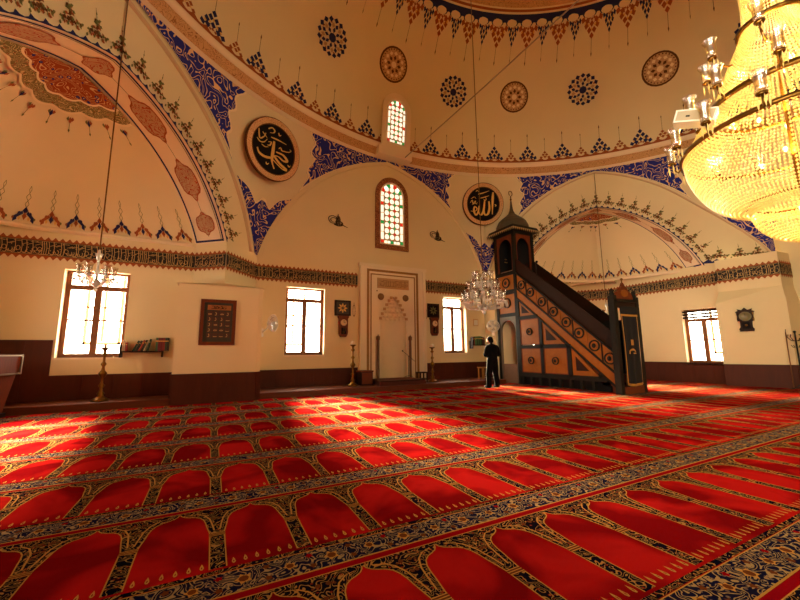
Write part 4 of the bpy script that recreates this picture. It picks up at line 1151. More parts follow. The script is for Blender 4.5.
# ------------------------------------------------------------------ pulpit with stair (minbar)
def minbar():
    XF, XB = 10.5, 11.6; YA, YB = 10.35, 11.5
    t = thing('pulpit', 'tall carved wooden pulpit with straight stair, orange panels and dark spired canopy', 'pulpit', (11.05, 9.0, .0165))
    P = lambda mb, nm, mt, par=t: part(mb, nm, mt, par)
    # --- tower posts
    for x in (XF, XB-.13):
        for y in (YA, YB-.13):
            P(B(x, y, .0165, x+.13, y+.13, 6.12), 'tower_post', MBD)
    # rails round the tower
    for z0, z1 in ((2.62, 2.76), (3.60, 3.70), (4.30, 4.44), (5.98, 6.12)):
        mb = MB(); mb.box(XF+.01, YA+.13, z0, XF+.11, YB-.13, z1); mb.box(XB-.11, YA+.13, z0, XB-.01, YB-.13, z1); mb.box(XF+.13, YB-.11, z0, XB-.13, YB-.01, z1)
        if z0 > 4.2: mb.box(XF+.13, YA+.01, z0, XB-.13, YA+.11, z1)
        P(mb, 'tower_rail', MBD)
    def rosette(x, y, z, r, par, rim=MBD, nrm=-1):
        prof = [(0, .05), (r*.22, .05), (r*.3, .03), (r*.42, .045), (r*.55, .015), (r*.8, .015), (r*.86, .05), (r, .05), (r*1.04, 0)]
        mb = MB(); mb.lathe(prof, 20)
        mb.v = [(x + nrm*c, y + a, z + b) for a, b, c in mb.v]
        mb.m = [1 if (k//20) in (3, 4) else 0 for k in range(len(mb.m))]
        return P(mb, 'rosette', [rim, MBO], par)
    for z0, z1 in ((2.76, 3.60), (3.70, 4.30)):
        pn = P(B(XF+.04, YA+.13, z0, XF+.08, YB-.13, z1), 'tower_panel', MBO)
        rosette(XF+.04, (YA+YB)/2, (z0+z1)/2, .20, pn)
        P(B(XB-.08, YA+.13, z0, XB-.04, YB-.13, z1), 'tower_panel', MBO)
    # arched doorway through the foot of the tower (both sides)
    for x in (XF+.02, XB-.1):
        mb = MB(); n = 14; yc = (YA+YB)/2; hw = .40; zs = 2.05
        out = [(yc+hw*math.cos(PI*k/n), zs+.42*math.sin(PI*k/n)) for k in range(n+1)]
        for k in range(n):
            (y0, z0), (y1, z1) = out[k], out[k+1]
            mb.prism([(x, y0, z0), (x, y1, z1), (x, y1, 2.62), (x, y0, 2.62)], [(x+.08, y0, z0), (x+.08, y1, z1), (x+.08, y1, 2.62), (x+.08, y0, 2.62)])
        mb.box(x, YA+.13, .0165, x+.08, yc-hw, 2.62); mb.box(x, yc+hw, .0165, x+.08, YB-.13, 2.62)
        P(mb, 'doorway_arch', simple('grey_brown_stone_paint', srgb(96, 84, 66), .6))
    P(B(XF+.03, YA+.2, .0165, XF+.09, YB-.2, .75), 'doorway_gate', simple('grey_brown_board', srgb(104, 74, 52), .6))
    # landing floor and canopy chamber with arched openings
    P(B(XF+.02, YA+.02, 3.52, XB-.02, YB-.02, 3.6), 'landing', DARKW)
    def arch_face(fix, a0, a1, along):      # plate with an arched hole
        mb = MB(); n = 14; c = (a0+a1)/2; hw = (a1-a0)/2 - .07; zs = 5.42
        Q = (lambda a, z, d: (fix+d, a, z)) if along == 'y' else (lambda a, z, d: (a, fix+d, z))
        pts = [(c+hw*math.cos(PI*k/n), zs+.42*math.sin(PI*k/n)) for k in range(n+1)]
        for k in range(n):
            (y0, z0), (y1, z1) = pts[k], pts[k+1]
            mb.prism([Q(y0, z0, 0), Q(y1, z1, 0), Q(y1, 6.0, 0), Q(y0, 6.0, 0)], [Q(y0, z0, .05), Q(y1, z1, .05), Q(y1, 6.0, .05), Q(y0, 6.0, .05)])
        for u0, u1 in ((a0, c-hw), (c+hw, a1)):
            mb.prism([Q(u0, 4.44, 0), Q(u1, 4.44, 0), Q(u1, 6.0, 0), Q(u0, 6.0, 0)], [Q(u0, 4.44, .05), Q(u1, 4.44, .05), Q(u1, 6.0, .05), Q(u0, 6.0, .05)])
        P(mb, 'canopy_arch', OAK)
    arch_face(XF+.04, YA+.13, YB-.13, 'y'); arch_face(YA+.04, XF+.13, XB-.13, 'x')
    P(B(XB-.09, YA+.13, 3.6, XB-.04, YB-.13, 6.0), 'canopy_back', CLOTHB); P(B(XF+.13, YB-.09, 3.6, XB-.13, YB-.04, 6.0), 'canopy_back', CLOTHB)
    mb = MB(); mb.box(11.0, YB-.10, 5.15, 11.12, YB-.088, 5.19); mb.box(10.98, YB-.10, 5.02, 11.14, YB-.088, 5.06); P(mb, 'gold_script', GOLDC).__setitem__('kind', 'stuff')
    P(B(XF+.16, YA+.16, 4.5, XF+.19, YB-.16, 4.53), 'rail_bar', STEEL)
    # eave with pale fringe, ribbed onion roof and finial
    c = (11.05, 10.925)
    mb = MB(); mb.prism([(10.30, 10.15, 6.12), (11.80, 10.15, 6.12), (11.80, 11.70, 6.12), (10.30, 11.70, 6.12)], [(10.38, 10.23, 6.30), (11.72, 10.23, 6.30), (11.72, 11.62, 6.30), (10.38, 11.62, 6.30)])
    ev = P(mb, 'eave', MBD)
    mb = MB(); k = 0
    for i in range(14):
        for (a, b) in (((10.30+i*.107, 10.14), 'x'), ((10.30+i*.107, 11.70), 'x')):
            mb.prism([(a[0], a[1], 6.16), (a[0]+.09, a[1], 6.16), (a[0]+.045, a[1], 6.05)], [(a[0], a[1]+.012, 6.16), (a[0]+.09, a[1]+.012, 6.16), (a[0]+.045, a[1]+.012, 6.05)])
        y = 10.15 + i*.11
        for x in (10.29, 11.80):
            mb.prism([(x, y, 6.16), (x, y+.09, 6.16), (x, y+.045, 6.05)], [(x+.012, y, 6.16), (x+.012, y+.09, 6.16), (x+.012, y+.045, 6.05)])
    P(mb, 'fringe', simple('pale_fringe', srgb(170, 140, 96), .7), ev)
    mb = MB(); mb.lathe([(.66, 6.30), (.68, 6.38), (.66, 6.50), (.58, 6.66), (.44, 6.80), (.28, 6.92), (.15, 7.04), (.08, 7.20), (.05, 7.40), (.03, 7.62), (.0, 7.66)], 16, 0, *c, False)
    P(mb, 'roof', MBG)
    mb = MB(); mb.tube([(c[0], c[1], 7.6), (c[0], c[1], 7.86)], .022, 6); mb.ball((c[0], c[1], 7.7), .045, 0, 8, 6)
    mb.tube([(c[0]+.10*math.cos(a), c[1], 7.98+.11*math.sin(a)) for a in [rad(-60 + 300*k/16 + 30 - 30) for k in range(17)]], .018, 5)
    P(mb, 'finial', BRASS)
    # --- stair side
    SL_ = .848
    zt = lambda y: 4.34 - (10.34-y)*SL_
    def para(y0, y1, a, b, x0, x1):          # sloping slab between offsets a (upper) and b (lower) under the top line
        mb = MB()
        q = [(y0, zt(y0)+b), (y1, zt(y1)+b), (y1, zt(y1)+a), (y0, zt(y0)+a)]
        mb.prism([(x0, y, max(.0165, z)) for y, z in q], [(x1, y, max(.0165, z)) for y, z in q]); return mb
    for (x0, x1, sgn) in ((XF, XF+.10, -1), (XB-.10, XB, 1)):
        P(para(6.52, 10.35, .0, -.06, x0-.01, x1+.01), 'top_rail', MBD)
        P(para(6.52, 10.35, -.62, -.69, x0-.01, x1+.01), 'middle_rail', MBD)
        P(para(6.52, 10.35, -.69, -1.02, x0+.02, x1-.02), 'stringer', MBO)
        P(para(6.52, 10.35, -1.02, -1.10, x0-.01, x1+.01), 'lower_rail', MBD)
        ys = [10.09, 9.67, 9.17, 8.69, 8.21, 7.76, 7.27, 6.81]
        ed = [10.35] + [(a+b)/2 for a, b in zip(ys[:-1], ys[1:])] + [6.52]
        for k, y in enumerate(ys):
            pn = P(para(ed[k+1]+.02, ed[k]-.02, -.06, -.62, x0+.03, x1-.03), 'balustrade_panel', MBO)
            if sgn < 0: rosette(x0+.03, y, zt(y)-.34, .17, pn)
            if k: P(para(ed[k]-.02, ed[k]+.02, -.06, -.62, x0+.01, x1-.01), 'balustrade_bar', DARKW if k % 2 else MBO)
        P(para(6.52, 10.35, .56, .0, x0+.035, x1-.035), 'hand_rail', DARKW)
    # --- framed triangle beneath the stair
    fr = MB()
    tri = lambda y: max(.42, zt(y)-1.10)
    x0, x1 = XF+.0, XF+.10
    for y0, y1 in ((10.29, 10.35), (9.24, 9.36), (8.12, 8.26), (7.12, 7.20)):
        fr.prism([(x0, y0, .40), (x0, y1, .40), (x0, y1, tri(y1)), (x0, y0, tri(y0))], [(x1, y0, .40), (x1, y1, .40), (x1, y1, tri(y1)), (x1, y0, tri(y0))])
    for z0, z1 in ((.38, .46), (1.35, 1.47), (2.45, 2.58)):
        ymin = 10.34 - (4.34-1.10-z0)/SL_
        fr.box(x0, max(6.7, ymin), z0, x1, 10.35, z1)
    P(fr, 'side_frame', MBD)
    for (y0, y1, z0, z1, ro) in ((9.38, 10.28, 1.48, 2.45, 1), (9.37, 10.28, .46, 1.35, 1), (8.27, 9.23, .46, 1.35, 1)):
        q = [(y0, z0), (y1, z0), (y1, min(z1, tri(y1))), (y0, min(z1, tri(y0)))]
        pn = P(MB().prism([(x0+.03, y, z) for y, z in q], [(x0+.07, y, z) for y, z in q]), 'side_panel', MBO)
        rosette(x0+.03, (y0+y1)/2, (z0+z1)/2, .13, pn)
        mo = MB()
        for b in ((y0, z0, y1, z0+.03), (y0, z1-.03, y1, z1), (y0, z0, y0+.03, z1), (y1-.03, z0, y1, z1)): mo.box(x0+.012, b[0], b[1], x0+.03, b[2], b[3])
        P(mo, 'panel_moulding', OAK, pn)
    for (ya, yb, za) in ((8.36, 9.23, 1.48), (7.22, 8.11, .46), (9.38, 10.28, 2.58)):
        zb = lambda y: zt(y)-1.10
        yl = max(ya, 10.34 - (4.34-1.10-za)/SL_)
        q = [(yl, za), (yb, za), (yb, zb(yb))]
        pn = P(MB().prism([(x0+.03, y, z) for y, z in q], [(x0+.07, y, z) for y, z in q]), 'side_panel', MBO)
        cy, cz = (yl+yb*2)/3, za + (zb(yb)-za)/3
        q2 = [(cy+(y-cy)*.5, cz+(z-cz)*.5) for y, z in q]
        P(MB().prism([(x0+.012, y, z) for y, z in q2], [(x0+.03, y, z) for y, z in q2]), 'panel_inset', DARKW, pn)
    # plinth with little arched openings
    P(B(XF+.005, 6.95, .30, XF+.10, 10.35, .40), 'plinth_rail', MBD)
    y = 10.32
    while y > 7.05:
        P(B(XF+.005, y-.09, .0165, XF+.10, y, .30), 'plinth_foot', MBD); y -= .41
    P(B(XF+.10, 6.9, .0165, XF+.14, 10.34, .40), 'plinth_back', BLACKP)
    P(B(XB-.10, 6.7, .0165, XB, 10.35, 2.2), 'far_side', MBD)
    # stair treads
    for k in range(13):
        y0 = 6.55 + k*.292
        P(B(XF+.10, y0, .0165 if k == 0 else .2+(k-1)*.26, XB-.10, y0+.31, .26+k*.26), 'stair_step', OAK)
    # --- portal at the foot
    for x in (10.23, 11.31):
        P(B(x, 6.36, .0165, x+.15, 6.54, 2.84), 'portal_post', MBD)
        mb = MB(); mb.lathe([(.06, 2.84), (.085, 2.88), (.05, 2.93), (.07, 2.98), (0, 3.06)], 10, 0, x+.075, 6.45); P(mb, 'post_knob', MBD)
    P(B(10.38, 6.38, 2.50, 11.31, 6.52, 2.66), 'portal_lintel', DARKW)
    P(B(10.33, 6.34, 2.66, 11.37, 6.54, 2.74), 'portal_cornice', MBD)
    prof = [(10.42, 2.74), (11.26, 2.74), (11.26, 2.82), (11.18, 2.95), (11.08, 3.0), (11.0, 3.1), (10.92, 3.14), (10.84, 3.26), (10.76, 3.14), (10.68, 3.1), (10.6, 3.0), (10.5, 2.95), (10.42, 2.82)]
    cr = P(MB().prism([(x, 6.40, z) for x, z in prof], [(x, 6.48, z) for x, z in prof]), 'crest', OAK)
    mb = MB(); mb.tube([(10.84, 6.44, 3.24), (10.84, 6.44, 3.40)], .02, 6); mb.ball((10.84, 6.44, 3.36), .04, 0, 8, 6); P(mb, 'crest_finial', BRASS, cr)
    P(MB().prism([(x, 6.385, z) for x, z in [(10.84+.17*math.cos(2*PI*k/12), 2.93+.11*math.sin(2*PI*k/12)) for k in range(12)]], [(x, 6.40, z) for x, z in [(10.84+.17*math.cos(2*PI*k/12), 2.93+.11*math.sin(2*PI*k/12)) for k in range(12)]]), 'crest_boss', MBO, cr)
    P(B(10.38, 6.36, .0165, 11.31, 6.6, .22), 'threshold', OAK)
    # curtain
    def cur(u, v, off=0.0):
        x = 10.44 + .84*u + (.03*math.sin(v*3))*(1-u); z = 2.52 - 2.26*v - .05*math.sin(PI*u)*v
        return (x, 6.345 - off - .02*math.sin(u*17)*v - .03*v*(1-v), z)
    mb = MB(); mb.grid(lambda u, v: cur(u, v), 36, 20); ct = P(mb, 'curtain', CLOTHB)
    mb = MB()
    for (u0, u1, v0, v1) in ((.0, 1, .10, .125), (.03, .07, .1, .98), (.93, .97, .1, .98), (.03, .97, .965, .995)):
        mb.grid(lambda u, v: cur(u0+(u1-u0)*u, v0+(v1-v0)*v, .008), 16, 16)
    P(mb, 'gold_braid', GOLDC, ct)
    mb = MB()
    mb.add([cur(.42, .42, .01), cur(.60, .42, .01), cur(.60, .49, .01), cur(.42, .49, .01)], [(0, 1, 2, 3)])
    P(mb, 'gold_emblem', GOLDC, ct); mb = MB()
    for k in range(9):
        a, b = PI*k/8, PI*(k+1)/8
        mb.poly([cur(.5+.20*math.cos(a), .58-.05*math.sin(a), .01), cur(.5+.20*math.cos(b), .58-.05*math.sin(b), .01), cur(.5+.15*math.cos(b), .575-.02*math.sin(b), .01), cur(.5+.15*math.cos(a), .575-.02*math.sin(a), .01)])
    P(mb, 'gold_crescent', GOLDC, ct); mb = MB()
    mb.poly([cur(.30, .585, .01), cur(.70, .585, .01), cur(.70, .60, .01), cur(.30, .60, .01)])
    P(mb, 'gold_bar', GOLDC, ct)
    # small microphone on the hand rail
    mb = MB(); mb.tube([(10.55, 9.35, 4.05), (10.55, 9.35, 4.42), (10.52, 9.30, 4.5)], .012, 5); mb.ball((10.51, 9.28, 4.52), .05, 0, 8, 6); P(mb, 'microphone', IRON)
    return t
minbar()

# ------------------------------------------------------------------ great chandelier
BEAD = crystal('amber_crystal', (1.0, .87, .45, 1), .62, .12)
BEADW = crystal('clear_crystal', (1.0, .97, .90, 1), .55, .4)
def tulip(mb, x, y, z, r, h, mi=0, n=12):
    mb.lathe([(r*.35, z), (r*.6, z+h*.08), (r*.66, z+h*.3), (r*.62, z+h*.6), (r*.78, z+h*.85), (r*1.02, z+h)], n, mi, x, y)
def great_chandelier():
    t = thing('chandelier', 'huge tiered bead-curtain chandelier glowing amber under the dome', 'chandelier', (CX, CY, 2.45))
    P = lambda mb, nm, mt, par=t, kind=None: part(mb, nm, mt, par, kind)
    tiers = [('upper_bead_curtain', [(.34, 6.9), (.28, 6.3), (.26, 5.9), (.28, 5.5)], 60),
             ('middle_bead_curtain', [(.31, 5.42), (.38, 5.24), (.48, 5.02), (.60, 4.72), (.70, 4.46)], 96),
             ('lower_bead_curtain', [(.74, 4.38), (.84, 4.24), (.96, 4.06), (1.06, 3.88)], 132),
             ('bead_bowl', [(1.07, 3.84), (1.05, 3.66), (.97, 3.42), (.84, 3.20), (.66, 3.04), (.47, 2.96)], 132),
             ('small_bead_bowl', [(.47, 3.08), (.46, 2.92), (.40, 2.76), (.29, 2.64), (.16, 2.57), (.05, 2.54)], 72)]
    for nm, prof, ns in tiers:
        mb = MB()
        c = catmull(prof, 8); L = [0]
        for k in range(len(c)-1): L.append(L[-1] + math.hypot(c[k+1][0]-c[k][0], c[k+1][1]-c[k][1]))
        nb = int(L[-1]/.044)
        for i in range(nb+1):
            x = L[-1]*i/nb
            for k in range(len(c)-1):
                if x <= L[k+1]+1e-9:
                    f = (x-L[k])/max(1e-9, L[k+1]-L[k]); r = c[k][0]+(c[k+1][0]-c[k][0])*f; z = c[k][1]+(c[k+1][1]-c[k][1])*f; break
            m = ns if 2*PI*r/ns > .022 else max(8, int(2*PI*r/.024))
            for j in range(m):
                a = 2*PI*(j + (i % 2)*.0)/m
                mb.octa((CX+r*math.cos(a), CY+r*math.sin(a), z), .0145, .021)
        P(mb, nm, BEAD, t, 'stuff')
    for r, z, h in ((.33, 5.42, .05), (.74, 4.38, .07), (1.09, 3.84, .05), (.48, 3.05, .03), (.36, 6.9, .05)):
        mb = MB(); mb.lathe([(r, z), (r+.03, z), (r+.03, z+h), (r, z+h), (r-.02, z+h/2), (r, z)], 48, 0, CX, CY); P(mb, 'brass_hoop', BRASS)
    mb = MB(); mb.tube([(CX, CY, 2.6), (CX, CY, 17.7)], .03, 8); P(mb, 'stem', BRASS)
    mb = MB(); mb.ball((CX, CY, 2.48), .05, 0, 10, 8, 1.3); mb.octa((CX, CY, 2.38), .025, .06); P(mb, 'bottom_drop', BEAD)
    # bulbs inside
    BULB = emit('lit_bulb', (1.0, .74, .34, 1), 5.0)
    def bulbs(n, r, z, ph=0):
        for k in range(n):
            a = 2*PI*k/n + ph; mb = MB(); mb.ball((CX+r*math.cos(a), CY+r*math.sin(a), z), .022, 0, 8, 6, 1.4); P(mb, 'light_bulb', BULB)
    bulbs(4, .30, 3.62); bulbs(3, .30, 4.15, .3); bulbs(3, .16, 4.85); bulbs(2, .10, 2.92)
    for (z, e, s_) in ((3.62, 205, .10), (4.2, 185, .10), (4.95, 150, .07), (2.86, 70, .05), (5.9, 80, .05)):
        d = bpy.data.lights.new('chandelier_light', 'POINT'); d.energy = e; d.color = (1.0, .62, .16); d.shadow_soft_size = s_
        o = bpy.data.objects.new('chandelier_light', d); COL.objects.link(o); o.location = (CX, CY, z)
    # arms with tulip glasses
    SH = clear_glass('amber_tulip_glass', (1.0, .88, .62, 1), .42, .25)
    for (n, r, z, ra, ph) in ((14, 1.20, 3.98, 1.08, .1), (10, .93, 4.52, .74, .25), (8, .72, 5.12, .36, .1)):
        for k in range(n):
            a = 2*PI*k/n + ph; ca, sa = math.cos(a), math.sin(a)
            q = lambda rr_, zz: (CX+rr_*ca, CY+rr_*sa, zz)
            mb = MB(); mb.tube([q(ra, z-.10), q((ra+r)/2, z-.17), q(r-.02, z-.12), q(r, z-.03)], .014, 5)
            mb.lathe([(.05, z-.03), (.055, z-.01), (.02, z)], 10, 0, CX+r*ca, CY+r*sa)
            arm = P(mb, 'arm', BRASS)
            mb = MB(); tulip(mb, CX+r*ca, CY+r*sa, z, .085, .24); P(mb, 'tulip_glass', SH, arm)
            mb = MB()
            for j in range(5):
                b = 2*PI*j/5; mb.octa((CX+r*ca+.05*math.cos(b), CY+r*sa+.05*math.sin(b), z-.12), .012, .075)
            P(mb, 'crystal_drops', BEAD, arm, 'stuff')
    # white supply box clamped on the rim
    c = Vector((5.30, 2.02, 4.16)); ax = Vector((-.36, .93, 0)).normalized(); ay = Vector((ax.y, -ax.x, 0)); up = (Vector((0, 0, 1)) + ax*(-.35)).normalized(); ax = (ax + Vector((0, 0, .35))).normalized()
    def bxm(x0, y0, z0, x1, y1, z1):
        q = MB().box(x0, y0, z0, x1, y1, z1); q.v = [tuple(c + ax*x + ay*y + up*z) for x, y, z in q.v]; return q
    jb = P(bxm(-.21, -.10, -.08, .21, .10, .08), 'supply_box', WHITEP)
    P(bxm(-.19, -.104, -.06, .19, -.10, .06), 'box_lid', simple('grey_box_lid', srgb(170, 150, 120), .5), jb); P(bxm(.05, -.108, -.02, .09, -.104, .0), 'label_plate', BLACKP, jb)
    return t
great_chandelier()

# ------------------------------------------------------------------ smaller glass chandeliers
def glass_chandelier(loc, ztop, scale, n_arms, tiers, label, rod_mat=BRASS):
    t = thing('glass_chandelier', label, 'chandelier', loc)
    def L(mb, nm, mt, par=t, kind=None): return mb.build(nm, mt, par, kind=kind)
    s = scale
    mb = MB(); mb.tube([(0, 0, .80*s), (0, 0, ztop-loc[2])], .012, 6); L(mb, 'rod', rod_mat)
    mb = MB(); mb.lathe([(.0, .02*s), (.03*s, .05*s), (.09*s, .10*s), (.03*s, .16*s), (.025*s, .30*s), (.05*s, .36*s), (.025*s, .42*s), (.02*s, .58*s), (.04*s, .66*s), (.07*s, .74*s), (.03*s, .74*s), (.02*s, .82*s), (0, .84*s)], 12); L(mb, 'glass_stem', BEADW)
    mb = MB(); mb.ball((0, 0, 0), .035*s, 0, 8, 6, 1.4); L(mb, 'bottom_drop', BEADW)
    for (na, r, z, ph) in tiers:
        for k in range(na):
            a = 2*PI*k/na + ph; ca, sa = math.cos(a), math.sin(a); q = lambda rr_, zz: (rr_*s*ca, rr_*s*sa, zz*s)
            mb = MB(); mb.tube([q(.03, z), q(r*.4, z-.10), q(r*.8, z-.08), q(r, z+.02)], .010*s+.003, 5); arm = L(mb, 'arm', BEADW)
            mb = MB(); mb.lathe([(.02*s, (z+.02)*s), (.085*s, (z+.05)*s), (.02*s, (z+.05)*s)], 10, 0, r*s*ca, r*s*sa); L(mb, 'drip_dish', BEADW, arm)
            mb = MB(); tulip(mb, r*s*ca, r*s*sa, (z+.06)*s, .072*s, .23*s); L(mb, 'tulip_glass', LAMPGLASS, arm)
            mb = MB(); mb.tube([(r*s*ca, r*s*sa, (z+.06)*s), (r*s*ca, r*s*sa, (z+.18)*s)], .012*s, 6); L(mb, 'candle_sleeve', WHITEP, arm)
            mb = MB()
            for j in range(7):
                b = 2*PI*j/7; mb.octa((r*s*ca+.075*s*math.cos(b), r*s*sa+.075*s*math.sin(b), (z-.02)*s), .011*s+.003, .06*s)
            L(mb, 'crystal_drops', BEADW, arm, 'stuff')
    return t
glass_chandelier((-1.98, 8.40, 2.44), 8.75, .92, 6, [(6, .27, .20, .3)], 'small six-light glass chandelier hanging before the left window')
glass_chandelier((14.0, 9.02, 2.40), 8.72, .92, 6, [(6, .27, .20, .1)], 'small glass chandelier in the niche behind the pulpit portal')
gc = glass_chandelier((6.83, 8.0, 2.36), 14.9, 1.35, 12, [(12, .42, .16, .0), (8, .30, .38, .2), (6, .18, .58, .1)], 'large clear crystal chandelier of many glasses hanging above the standing man')

# slack chain from the ring up towards the crown
o = MB()
pA = Vector((6.42, 12.2, 8.98)); pB = Vector((CX-.02, CY+.05, 8.27))
o.tube([pA.lerp(pB, k/12) + Vector((0, 0, -.06*math.sin(PI*k/12))) for k in range(13)], .018, 5)
t = thing('stay_cable', 'long pale steel cable stretched from the dome ring to the great chandelier stem', 'cable', pA)
part(o, 'cable', STEEL, t); mb = MB(); mb.ball(pA, .07, 0, 8, 6); part(mb, 'anchor', IRON, t)

# ------------------------------------------------------------------ preaching desk at the left
def desk():
    t = thing('preaching_desk', 'reddish wooden preaching desk with metal-edged top box, at the left wall', 'desk', (-4.2, 10.25, .0165)); t.rotation_euler = (0, 0, rad(-14))
    def P(mb, nm, mt, par=t):
        mb.v = [(x-.30, y, z) for x, y, z in mb.v]; return part(mb, nm, mt, par)
    q = lambda x0, x1, y0, y1, z: [(x0, y0, z), (x1, y0, z), (x1, y1, z), (x0, y1, z)]
    P(MB().prism(q(-4.55, -3.50, 9.95, 10.55, .0165), q(-4.62, -3.37, 9.88, 10.60, .86)), 'body', OAK)
    for k in range(3):
        x = -4.48 + k*.35
        P(B(x, 9.90, .16, x+.30, 9.93, .74), 'body_panel', wood('desk_panel', srgb(104, 46, 20), srgb(134, 66, 30), .35))
    bxo = P(B(-4.66, 9.84, .88, -3.33, 10.62, 1.26), 'top_box', OAK)
    mb = MB()
    for b in ((-4.68, 9.82, 1.24, -3.30, 9.84, 1.27), (-4.68, 9.82, .87, -3.30, 9.84, .90), (-3.33, 9.82, .87, -3.30, 9.84, 1.27), (-3.33, 9.82, 1.24, -3.30, 10.64, 1.27), (-3.33, 9.82, .87, -3.30, 10.64, .90), (-3.33, 10.61, .87, -3.30, 10.64, 1.27)): mb.box(*b)
    P(mb, 'metal_edging', STEEL, bxo)
    P(B(-4.6, 9.95, .0165, -3.45, 10.6, .10), 'plinth', DARKW)
    return t
desk()
t = thing('desk_microphone', 'slim gooseneck microphone standing on the preaching desk', 'microphone', (-4.0, 10.1, 1.272))
mb = MB(); mb.lathe([(0, 0), (.06, 0), (.06, .015), (.015, .025), (0, .025)], 12); mb.build('base', IRON, t)
mb = MB(); mb.tube([(0, 0, .02), (-.02, 0, .10), (-.10, 0, .18), (-.18, 0, .20)], .007, 5); mb.build('gooseneck', STEEL, t)
mb = MB(); mb.ball((-.20, 0, .20), .022, 0, 8, 6); mb.build('capsule', IRON, t)
t = thing('incense_burner', 'small brass burner on the preaching desk', 'burner', (-4.36, 10.1, 1.272))
mb = MB(); mb.lathe([(0, 0), (.06, 0), (.02, .03), (.015, .07), (.055, .10), (.06, .15), (.02, .20), (0, .28)], 12); mb.build('bowl', BRASS, t)

# ------------------------------------------------------------------ brass candlesticks
def candlestick(loc, h, label, white):
    t = thing('candlestick', label, 'candlestick', loc, 0, 'tall brass candlesticks along the front wall')
    s = h
    prof = [(.0, 0), (.13, 0), (.14, .015), (.11, .04), (.06, .07), (.04, .10), (.06, .13), (.035, .16), (.022, .22), (.05, .27), (.022, .31), (.02, .40), (.06, .46), (.065, .49), (.03, .54), (.02, .60), (.045, .65), (.02, .69), (.018, .78), (.05, .82), (.02, .86), (.03, .90), (.075, .93), (.075, .945), (.0, .945)]
    mb = MB(); mb.lathe([(r*1.35, z*s) for r, z in prof], 14); mb.build('shaft', BRASS, t)
    if white:
        mb = MB(); mb.ball((0, 0, .99*s), .06, 0, 10, 8); mb.build('globe', simple('opal_globe', srgb(240, 214, 180), .3), t)
    else:
        mb = MB(); mb.lathe([(.03, .945*s), (.03, 1.0*s), (.0, 1.0*s)], 10); mb.build('candle', WHITEP, t)
        mb = MB(); tulip(mb, 0, 0, .945*s, .05, .09); mb.build('glass_cup', LAMPGLASS, t)
    return t
candlestick((-2.30, 11.1, .17), 1.33, 'tall brass candlestick with glass cup on the step under the left window', False)
candlestick((4.16, 11.5, .17), 1.42, 'tall brass candlestick with opal globe left of the prayer niche', True)
candlestick((7.26, 11.5, .17), 1.33, 'tall brass candlestick with opal globe right of the prayer niche', True)

# brown box and stools by the niche
t = thing('shoe_cabinet', 'low dark brown wooden box beside the prayer niche', 'box', (4.67, 11.6, .17))
part(B(4.47, 11.5, .17, 4.88, 11.95, .62), 'case', DARKW, t); part(B(4.45, 11.48, .60, 4.90, 11.97, .645), 'lid', OAK, t); part(B(4.49, 11.485, .21, 4.86, 11.5, .58), 'front_panel', OAK, t)
def stool(loc, w_, d_, h, label, mat):
    t = thing('stool', label, 'stool', loc)
    mb = MB(); mb.box(-w_/2, -d_/2, h-.04, w_/2, d_/2, h); mb.build('seat', mat, t)
    for x in (-w_/2+.02, w_/2-.06):
        for y in (-d_/2+.02, d_/2-.06): MB().box(x, y, 0, x+.04, y+.04, h-.04).build('leg', mat, t)
    MB().box(-w_/2+.06, -d_/2+.03, .12, w_/2-.06, -d_/2+.05, .15).build('stretcher', mat, t)
stool((6.88, 11.62, .17), .36, .32, .36, 'small dark wooden stool right of the prayer niche', DARKW)
stool((9.72, 11.6, .17), .34, .32, .46, 'small yellowish wooden stool behind the standing man', simple('ochre_wood', srgb(170, 112, 44), .5))
# microphone stand in the niche
t = thing('microphone_stand', 'thin black microphone stand with boom inside the prayer niche', 'microphone stand', (6.42, 11.8, .345))
mb = MB(); mb.tube([(0, 0, .02), (0, 0, .78)], .011, 6); mb.build('pole', IRON, t)
mb = MB(); mb.tube([(.28, 0, .56), (-.02, 0, .79), (-.22, 0, .94)], .008, 5); mb.build('boom', IRON, t)
mb = MB(); mb.ball((-.24, 0, .955), .03, 0, 8, 6); mb.build('microphone', IRON, t)
for k in range(3):
    a = 2*PI*k/3; mb = MB(); mb.tube([(0, 0, .06), (.18*math.cos(a), .18*math.sin(a), .008)], .008, 5); mb.build('leg', IRON, t)

